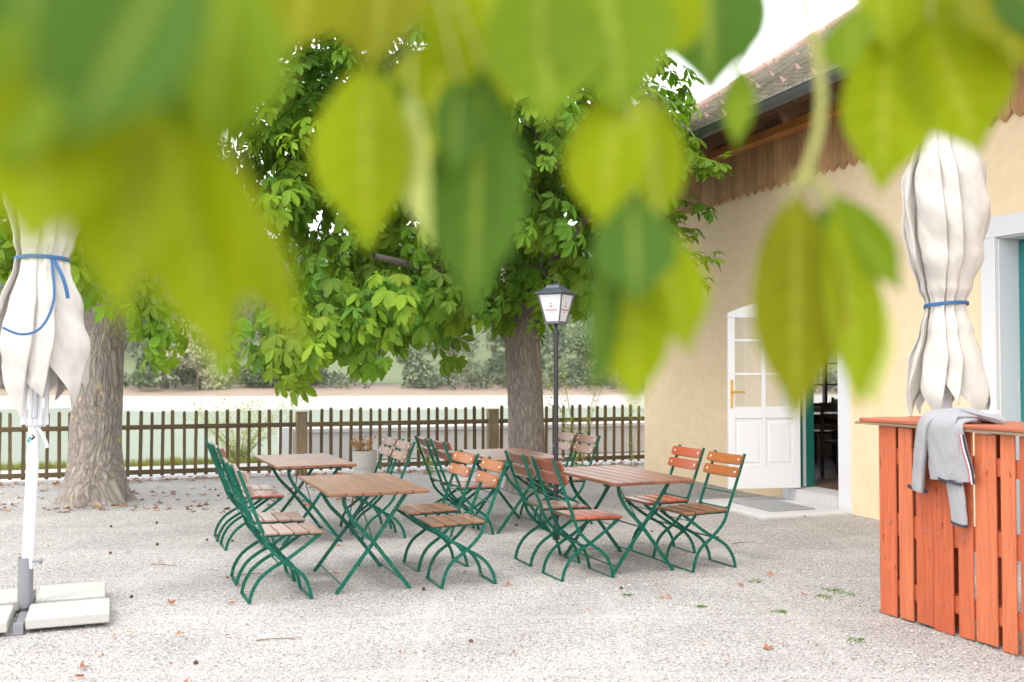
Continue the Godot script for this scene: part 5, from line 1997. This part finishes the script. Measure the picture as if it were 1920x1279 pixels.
func build_near_leaves() -> void:
	var names := {
		"left": "big blurred chestnut leaves hanging close before the camera over the left parasol",
		"centre left": "blurred chestnut leaves hanging before the camera in front of the big crown",
		"centre right": "blurred chestnut leaves hanging before the camera beside the lantern",
		"upper right": "blurred dark chestnut leaf hanging before the sky left of the tiled roof",
		"right": "blurred bright chestnut leaves hanging over the tiled roof and right parasol",
		"low right": "blurred chestnut leaf cluster hanging before the open white door"}
	var n := 0
	for g in NEAR_LEAVES:
		var t := thing("leafy_twig", names[g[0]], "branch", g[1], 0.0, "chestnut twigs hanging before the camera")
		var hub: Vector3 = g[1]
		var tw := MB.new()
		var up := hub + (Vector3(R(-.05, .05), 0.26, R(-.04, .04)) if g[0] != "low right" else Vector3(-0.06, 0.30, 0.02))
		tw.tube(curve([up - hub, Vector3(0.012, 0.09, 0.0), Vector3.ZERO], 5), rads(0.0045, 0.003, 11), 8)
		obj("twig", tw, M.green_twig if g[0] == "low right" else M.twig, t)
		for l in g[2]:
			n += 1
			var b := obj("leaflet", near_blade(l[0] - hub, l[1] - hub, l[2], l[3], l[4], 700 + n), M.near_leaf, t)
			var st := MB.new()
			var mid: Vector3 = (l[0] - hub) * 0.5 + Vector3(0, 0.012, 0)
			st.tube(curve([Vector3.ZERO, mid, l[0] - hub], 4), rads(0.0012, 0.0009, 9), 7)
			obj("leaf_stalk", st, M.green_twig, b)

# ------------------------------------------------------------------ small things on the gravel
func build_litter() -> void:
	rng.seed = 1501
	var marks := [["the left parasol stand", Vector3(-3.06, 0, -6.3)], ["the thick left trunk", Vector3(-4.86, 0, -11.65)], ["the lamp post", Vector3(0.4, 0, -9.07)], ["the front table", Vector3(-1.12, 0, -7.39)], ["the table by the house wall", Vector3(0.84, 0, -8.02)], ["the orange bar corner", Vector3(2.35, 0, -6.4)], ["the threshold slab", Vector3(2.8, 0, -10.6)]]
	var words := ["nearest", "second nearest", "third nearest", "fourth nearest", "fifth nearest", "sixth nearest", "seventh nearest", "eighth nearest", "ninth nearest", "tenth nearest", "eleventh nearest", "twelfth nearest", "thirteenth nearest", "fourteenth nearest", "fifteenth nearest", "sixteenth nearest", "seventeenth nearest", "eighteenth nearest", "nineteenth nearest", "twentieth nearest", "next to farthest", "farthest"]
	for kind in 2:
		var places: Array = [FALLEN, CONKERS][kind]
		var by := {}
		for p in places:
			var best := 0
			for m in marks.size():
				if p.distance_to(marks[m][1]) < p.distance_to(marks[best][1]): best = m
			if not by.has(best): by[best] = []
			by[best].append(p)
		for m in by:
			var l: Array = by[m]
			var centre: Vector3 = marks[m][1]
			l.sort_custom(func(a, b): return a.distance_to(centre) < b.distance_to(centre))
			for i in l.size():
				var mb := MB.new()
				mb.tinted = true
				if kind == 0:
					var an := R(0, TAU)
					var tone := R(0, 1)
					mb.col = Color(lerpf(0.40, 0.26, tone), lerpf(0.155, 0.075, tone), lerpf(0.07, 0.035, tone))
					var d := Vector3(cos(an), 0.15, sin(an)).normalized()
					var u := (Vector3.UP + Vector3(R(-.6, .6), 0, R(-.6, .6))).normalized()
					for q in 1 + int(R(0, 2.5)):
						var dq := d.rotated(Vector3.UP, R(-1.2, 1.2))
						blade(mb, Vector3(0, R(0.008, 0.016), 0), dq, (u - dq * dq.dot(u)).normalized(), R(0.04, 0.07), R(0.015, 0.024), R(-.25, .35), 6)
					var o := obj("fallen_leaf", mb, M.dry_leaf)
					o.position = l[i]
					tag(o, "dry curled fallen leaf on the gravel, %s to %s" % [words[mini(i, 21)], marks[m][0]], "leaf", "fallen leaves on the gravel")
				else:
					mb.col = Color(0.11, 0.04, 0.033) * R(0.7, 1.6)
					var pr := PackedVector2Array()
					var rr := R(0.011, 0.017)
					for q in 9:
						var a := -PI / 2 + PI * q / 8.0
						pr.append(Vector2(cos(a) * rr * (1.0 + 0.1 * sin(q * 3.0)), rr * 0.85 + sin(a) * rr * 0.85))
					mb.lathe(pr, 12)
					var o := obj("conker", mb, M.dry_leaf)
					o.position = l[i]
					tag(o, "dark brown conker husk on the gravel, %s to %s" % [words[mini(i, 21)], marks[m][0]], "conker", "conkers on the gravel")
	var wl := ["before the bar, between two fallen leaves", "beside the orange bar corner, the broadest patch", "on the gravel short of the bar corner", "at the foot of the orange bar", "between the front gravel and the house table", "at the centre front of the gravel", "just left of the broadest patch by the bar", "at the left trunk's right foot", "at the left trunk's foot, the taller one", "below the house table's near end", "touching the broadest patch by the bar"]
	for i in WEEDS.size():
		var mb := MB.new()
		mb.tinted = true
		for q in 22:
			var an := R(0, TAU)
			mb.col = Color(0.17, 0.27, 0.035) * R(0.8, 1.35)
			var d := Vector3(cos(an), R(0.1, 0.6), sin(an)).normalized()
			var u := (Vector3.UP - d * d.y).normalized()
			blade(mb, Vector3(R(-.5, .5), 0, R(-.5, .5)) * WEEDS[i].y, d, u, R(0.02, 0.05), 0.011, 0.3, 3)
		var o := obj("weed_tuft", mb, M.leaf)
		o.position = WEEDS[i] * Vector3(1, 0, 1)
		tag(o, "small green weed tuft " + wl[i], "weed", "weeds in the gravel")
	# loose stones and the drift of dead leaves along the fence are masses
	var pb := MB.new()
	pb.tinted = true
	var pr := PackedVector2Array()
	for q in 5:
		var a := -PI / 2 + PI * q / 4.0
		pr.append(Vector2(cos(a), 0.4 + sin(a) * 0.62))
	pb.lathe(pr, 7)
	for i in pb.v.size():
		pb.v[i] *= 1.0 + 0.22 * sin(pb.v[i].x * 5.0 + pb.v[i].z * 7.0)
	var where := []
	var tints := []
	for k in 24000:
		var z := -3.6 - 8.0 * pow(R(0, 1), 1.5)
		var x := R(-0.56, 0.60) * -z
		var s := R(0.0025, 0.006) * (1.6 if R(0, 1) < 0.06 else 1.0)
		where.append(Transform3D(Basis(Vector3.UP, R(0, TAU)).scaled(Vector3(s * R(.8, 1.5), s, s * R(.8, 1.5))), Vector3(x, -0.001, z)))
		var v := R(0.40, 0.62)
		if R(0, 1) < 0.06: v = R(0.2, 0.32)
		var w := R(-0.03, 0.05)
		tints.append(Color(v + w, v * 0.985, v * 0.96 - w))
	many("pebbles", pb.mesh(), M.pebble, where, tints)
	var lf := MB.new()
	lf.tinted = true
	lf.col = Color(1, 1, 1)
	blade(lf, Vector3.ZERO, Vector3(0.98, 0.2, 0), Vector3(-0.2, 0.98, 0), 0.09, 0.04, 0.3, 5)
	blade(lf, Vector3.ZERO, Vector3(0.6, 0.1, 0.8).normalized(), Vector3.UP, 0.07, 0.032, -0.2, 5)
	where = []
	tints = []
	for k in 620:
		var a := R(-11.5, 1.8)
		var p := fp(a, -0.10 - 0.42 * pow(R(0, 1), 2.0), R(0.004, 0.035))
		if R(0, 1) < 0.3: p = Vector3(-4.86, 0.006, -11.65) + Vector3(R(-2.6, 3.2), 0, R(-1.4, 0.9))
		where.append(Transform3D(Basis(Vector3.UP, R(0, TAU)) * Basis(Vector3.RIGHT, R(-.5, .5)).scaled(Vector3.ONE * R(0.5, 1.1)), p))
		var t := R(0, 1)
		tints.append(Color(lerpf(0.42, 0.20, t), lerpf(0.15, 0.08, t), lerpf(0.06, 0.04, t)))
	for k in 520:
		var z := -4.0 - 8.5 * R(0, 1)
		where.append(Transform3D(Basis(Vector3.UP, R(0, TAU)).scaled(Vector3.ONE * R(0.10, 0.30)), Vector3(R(-0.55, 0.42) * -z, 0.006, z)))
		var t := R(0, 1)
		tints.append(Color(lerpf(0.40, 0.16, t), lerpf(0.13, 0.06, t), lerpf(0.08, 0.04, t)))
	many("leaf_litter", lf.mesh(), M.dry_leaf, where, tints)
	for k in 5:
		var mb := MB.new()
		var p: Vector3 = [Vector3(-1.95, 0.006, -7.55), Vector3(-1.35, 0.006, -5.75), Vector3(0.62, 0.006, -8.6), Vector3(2.05, 0.006, -8.9), Vector3(-2.75, 0.006, -7.9)][k]
		var an := R(-.5, .5)
		mb.tube(curve([Vector3(-0.11, 0, 0), Vector3(-0.02, 0.008, 0.012), Vector3(0.05, 0.0, -0.006), Vector3(0.13, 0.005, 0.01)], 4), rads(0.004, 0.002, 13), 6)
		var o := obj("fallen_twig", mb, M.twig)
		o.position = p
		o.rotation.y = an
		tag(o, "thin dry twig lying on the gravel " + ["behind the pale weathered chairs", "in front of the front table", "under the house wall table", "before the threshold slab", "far left of the weathered chairs"][k], "twig", "twigs on the gravel")

# fallen things, weeds and the leaves that hang before the camera: where each is
const NEAR_LEAVES := [
	["left", Vector3(-0.128, 1.733, -0.375), [
		[Vector3(-0.136, 1.672, -0.351), Vector3(-0.136, 1.572, -0.346), 0.044, 0.25, "y"],
		[Vector3(-0.132, 1.668, -0.371), Vector3(-0.104, 1.553, -0.367), 0.037, -0.20, "y"],
		[Vector3(-0.131, 1.660, -0.422), Vector3(-0.086, 1.567, -0.416), 0.031, 0.50, "y"],
		[Vector3(-0.118, 1.629, -0.443), Vector3(-0.094, 1.569, -0.436), 0.015, 0.60, "p"],
		[Vector3(-0.154, 1.665, -0.331), Vector3(-0.158, 1.597, -0.326), 0.042, -0.35, "y"],
		[Vector3(-0.136, 1.678, -0.330), Vector3(-0.184, 1.623, -0.325), 0.046, 0.30, "b"],
		[Vector3(-0.102, 1.696, -0.310), Vector3(-0.136, 1.629, -0.305), 0.051, 0.10, "d"],
		[Vector3(-0.109, 1.718, -0.380), Vector3(-0.116, 1.633, -0.374), 0.051, -0.30, "b"],
		[Vector3(-0.161, 1.705, -0.330), Vector3(-0.164, 1.623, -0.325), 0.058, 0.20, "d"],
		[Vector3(-0.146, 1.726, -0.369), Vector3(-0.124, 1.654, -0.364), 0.052, 0.15, "d"],
	]],
	["centre left", Vector3(-0.066, 1.845, -0.613), [
		[Vector3(-0.088, 1.748, -0.601), Vector3(-0.086, 1.630, -0.592), 0.058, 0.20, "y"],
		[Vector3(-0.060, 1.725, -0.587), Vector3(-0.046, 1.628, -0.578), 0.025, 0.75, "p"],
		[Vector3(-0.074, 1.738, -0.612), Vector3(-0.065, 1.676, -0.601), 0.039, 0.20, "b"],
		[Vector3(-0.018, 1.748, -0.621), Vector3(-0.025, 1.592, -0.613), 0.057, -0.15, "d"],
		[Vector3(-0.046, 1.785, -0.661), Vector3(-0.059, 1.686, -0.650), 0.071, 0.40, "y"],
		[Vector3(0.016, 1.803, -0.600), Vector3(0.022, 1.705, -0.590), 0.074, -0.30, "b"],
		[Vector3(-0.021, 1.837, -0.639), Vector3(-0.002, 1.726, -0.629), 0.086, 0.20, "y"],
		[Vector3(-0.107, 1.804, -0.549), Vector3(-0.121, 1.733, -0.540), 0.056, -0.20, "o"],
		[Vector3(-0.075, 1.820, -0.599), Vector3(-0.083, 1.737, -0.589), 0.064, 0.35, "o"],
		[Vector3(-0.032, 1.735, -0.601), Vector3(-0.035, 1.675, -0.591), 0.035, -0.60, "d"],
	]],
	["centre right", Vector3(0.073, 1.842, -0.613), [
		[Vector3(0.067, 1.735, -0.601), Vector3(0.054, 1.640, -0.592), 0.055, 0.55, "y"],
		[Vector3(0.086, 1.734, -0.622), Vector3(0.090, 1.645, -0.612), 0.037, -0.40, "y"],
		[Vector3(0.071, 1.660, -0.583), Vector3(0.072, 1.598, -0.573), 0.047, 0.10, "d"],
		[Vector3(0.057, 1.638, -0.604), Vector3(0.048, 1.542, -0.595), 0.036, -0.70, "d"],
		[Vector3(0.071, 1.631, -0.604), Vector3(0.074, 1.535, -0.595), 0.043, 0.25, "y"],
		[Vector3(0.089, 1.651, -0.604), Vector3(0.106, 1.568, -0.594), 0.040, -0.15, "y"],
		[Vector3(0.055, 1.813, -0.599), Vector3(0.065, 1.711, -0.590), 0.074, 0.10, "b"],
		[Vector3(0.090, 1.830, -0.639), Vector3(0.080, 1.747, -0.629), 0.069, -0.30, "y"],
	]],
	["upper right", Vector3(0.143, 1.899, -0.711), [
		[Vector3(0.138, 1.863, -0.699), Vector3(0.138, 1.750, -0.688), 0.077, 0.15, "d"],
		[Vector3(0.163, 1.776, -0.701), Vector3(0.156, 1.713, -0.689), 0.021, 0.20, "b"],
		[Vector3(0.167, 1.852, -0.720), Vector3(0.168, 1.778, -0.707), 0.035, 0.50, "b"],
	]],
	["right", Vector3(0.322, 1.914, -0.751), [
		[Vector3(0.284, 1.820, -0.741), Vector3(0.271, 1.689, -0.729), 0.073, -0.25, "y"],
		[Vector3(0.314, 1.820, -0.741), Vector3(0.345, 1.719, -0.729), 0.075, 0.20, "y"],
		[Vector3(0.242, 1.814, -0.700), Vector3(0.234, 1.763, -0.688), 0.041, 0.90, "b"],
		[Vector3(0.347, 1.864, -0.719), Vector3(0.361, 1.772, -0.707), 0.089, -0.20, "o"],
		[Vector3(0.338, 1.897, -0.779), Vector3(0.306, 1.806, -0.766), 0.100, 0.30, "y"],
		[Vector3(0.354, 1.889, -0.759), Vector3(0.339, 1.790, -0.746), 0.090, 0.10, "y"],
		[Vector3(0.272, 1.880, -0.739), Vector3(0.277, 1.788, -0.727), 0.067, -0.40, "y"],
		[Vector3(0.378, 1.852, -0.720), Vector3(0.382, 1.789, -0.707), 0.066, 0.10, "d"],
	]],
	["low right", Vector3(0.204, 1.688, -0.697), [
		[Vector3(0.197, 1.680, -0.684), Vector3(0.191, 1.523, -0.674), 0.058, 0.20, "o"],
		[Vector3(0.220, 1.675, -0.704), Vector3(0.227, 1.608, -0.692), 0.044, -0.20, "d"],
		[Vector3(0.221, 1.672, -0.684), Vector3(0.234, 1.530, -0.674), 0.049, -0.45, "y"],
		[Vector3(0.221, 1.680, -0.684), Vector3(0.264, 1.612, -0.672), 0.031, 0.50, "b"],
		[Vector3(0.193, 1.677, -0.704), Vector3(0.168, 1.608, -0.692), 0.026, -0.70, "o"],
		[Vector3(0.239, 1.642, -0.695), Vector3(0.249, 1.531, -0.684), 0.035, 0.40, "p"],
	]],
]
const FALLEN := [Vector3(-2.225, 0.00, -5.814), Vector3(-1.947, 0.00, -5.814), Vector3(-1.669, 0.00, -5.814), Vector3(-2.298, 0.00, -5.780), Vector3(-2.829, 0.00, -7.963), Vector3(-2.434, 0.00, -7.015), Vector3(-2.239, 0.00, -6.578), Vector3(-1.859, 0.00, -5.735), Vector3(-1.600, 0.00, -4.900), Vector3(-2.086, 0.00, -7.421), Vector3(-1.946, 0.00, -7.100), Vector3(-2.226, 0.00, -5.174), Vector3(-4.065, 0.00, -8.769), Vector3(-3.498, 0.00, -7.941), Vector3(-3.251, 0.00, -8.418), Vector3(-2.755, 0.00, -8.692), Vector3(-2.195, 0.00, -9.151), Vector3(-1.514, 0.00, -8.795), Vector3(-1.075, 0.00, -8.072), Vector3(-1.281, 0.00, -7.516), Vector3(-0.940, 0.00, -7.239), Vector3(-1.810, 0.00, -6.607), Vector3(-1.931, 0.00, -7.257), Vector3(-1.280, 0.00, -6.205), Vector3(-0.240, 0.00, -7.516), Vector3(-0.373, 0.00, -7.613), Vector3(-0.451, 0.00, -7.366), Vector3(0.855, 0.00, -8.442), Vector3(1.066, 0.00, -7.204), Vector3(1.415, 0.00, -8.299), Vector3(1.961, 0.00, -7.516), Vector3(1.894, 0.00, -7.459), Vector3(1.656, 0.00, -7.151), Vector3(1.996, 0.00, -6.821), Vector3(1.034, 0.00, -6.821), Vector3(1.153, 0.00, -5.294), Vector3(1.423, 0.00, -5.521), Vector3(-0.038, 0.00, -7.151), Vector3(0.420, 0.00, -7.878), Vector3(-2.153, 0.00, -5.068)]
const CONKERS := [Vector3(-0.233, 0.00, -5.691), Vector3(-2.582, 0.00, -6.805), Vector3(-1.664, 0.00, -5.285), Vector3(-2.755, 0.00, -9.039), Vector3(-3.117, 0.00, -8.795), Vector3(-3.367, 0.00, -8.394), Vector3(-3.560, 0.00, -10.025), Vector3(-3.925, 0.00, -9.791), Vector3(-3.568, 0.00, -12.137), Vector3(-3.773, 0.00, -12.716), Vector3(-2.509, 0.00, -8.983), Vector3(0.042, 0.00, -9.857), Vector3(0.657, 0.00, -10.270), Vector3(1.328, 0.00, -9.506), Vector3(-0.621, 0.00, -7.032), Vector3(-1.208, 0.00, -7.878), Vector3(-2.741, 0.00, -9.266), Vector3(3.054, 0.00, -10.452), Vector3(1.878, 0.00, -9.151), Vector3(0.771, 0.00, -7.066)]
const WEEDS := [Vector3(1.775, 0.10, -7.329), Vector3(2.293, 0.16, -6.949), Vector3(1.718, 0.06, -6.420), Vector3(1.971, 0.08, -5.757), Vector3(1.229, 0.06, -6.563), Vector3(-0.482, 0.07, -5.501), Vector3(2.133, 0.08, -6.852), Vector3(-4.378, 0.14, -11.168), Vector3(-4.295, 0.10, -11.340), Vector3(0.806, 0.06, -6.884), Vector3(2.256, 0.10, -7.066)]
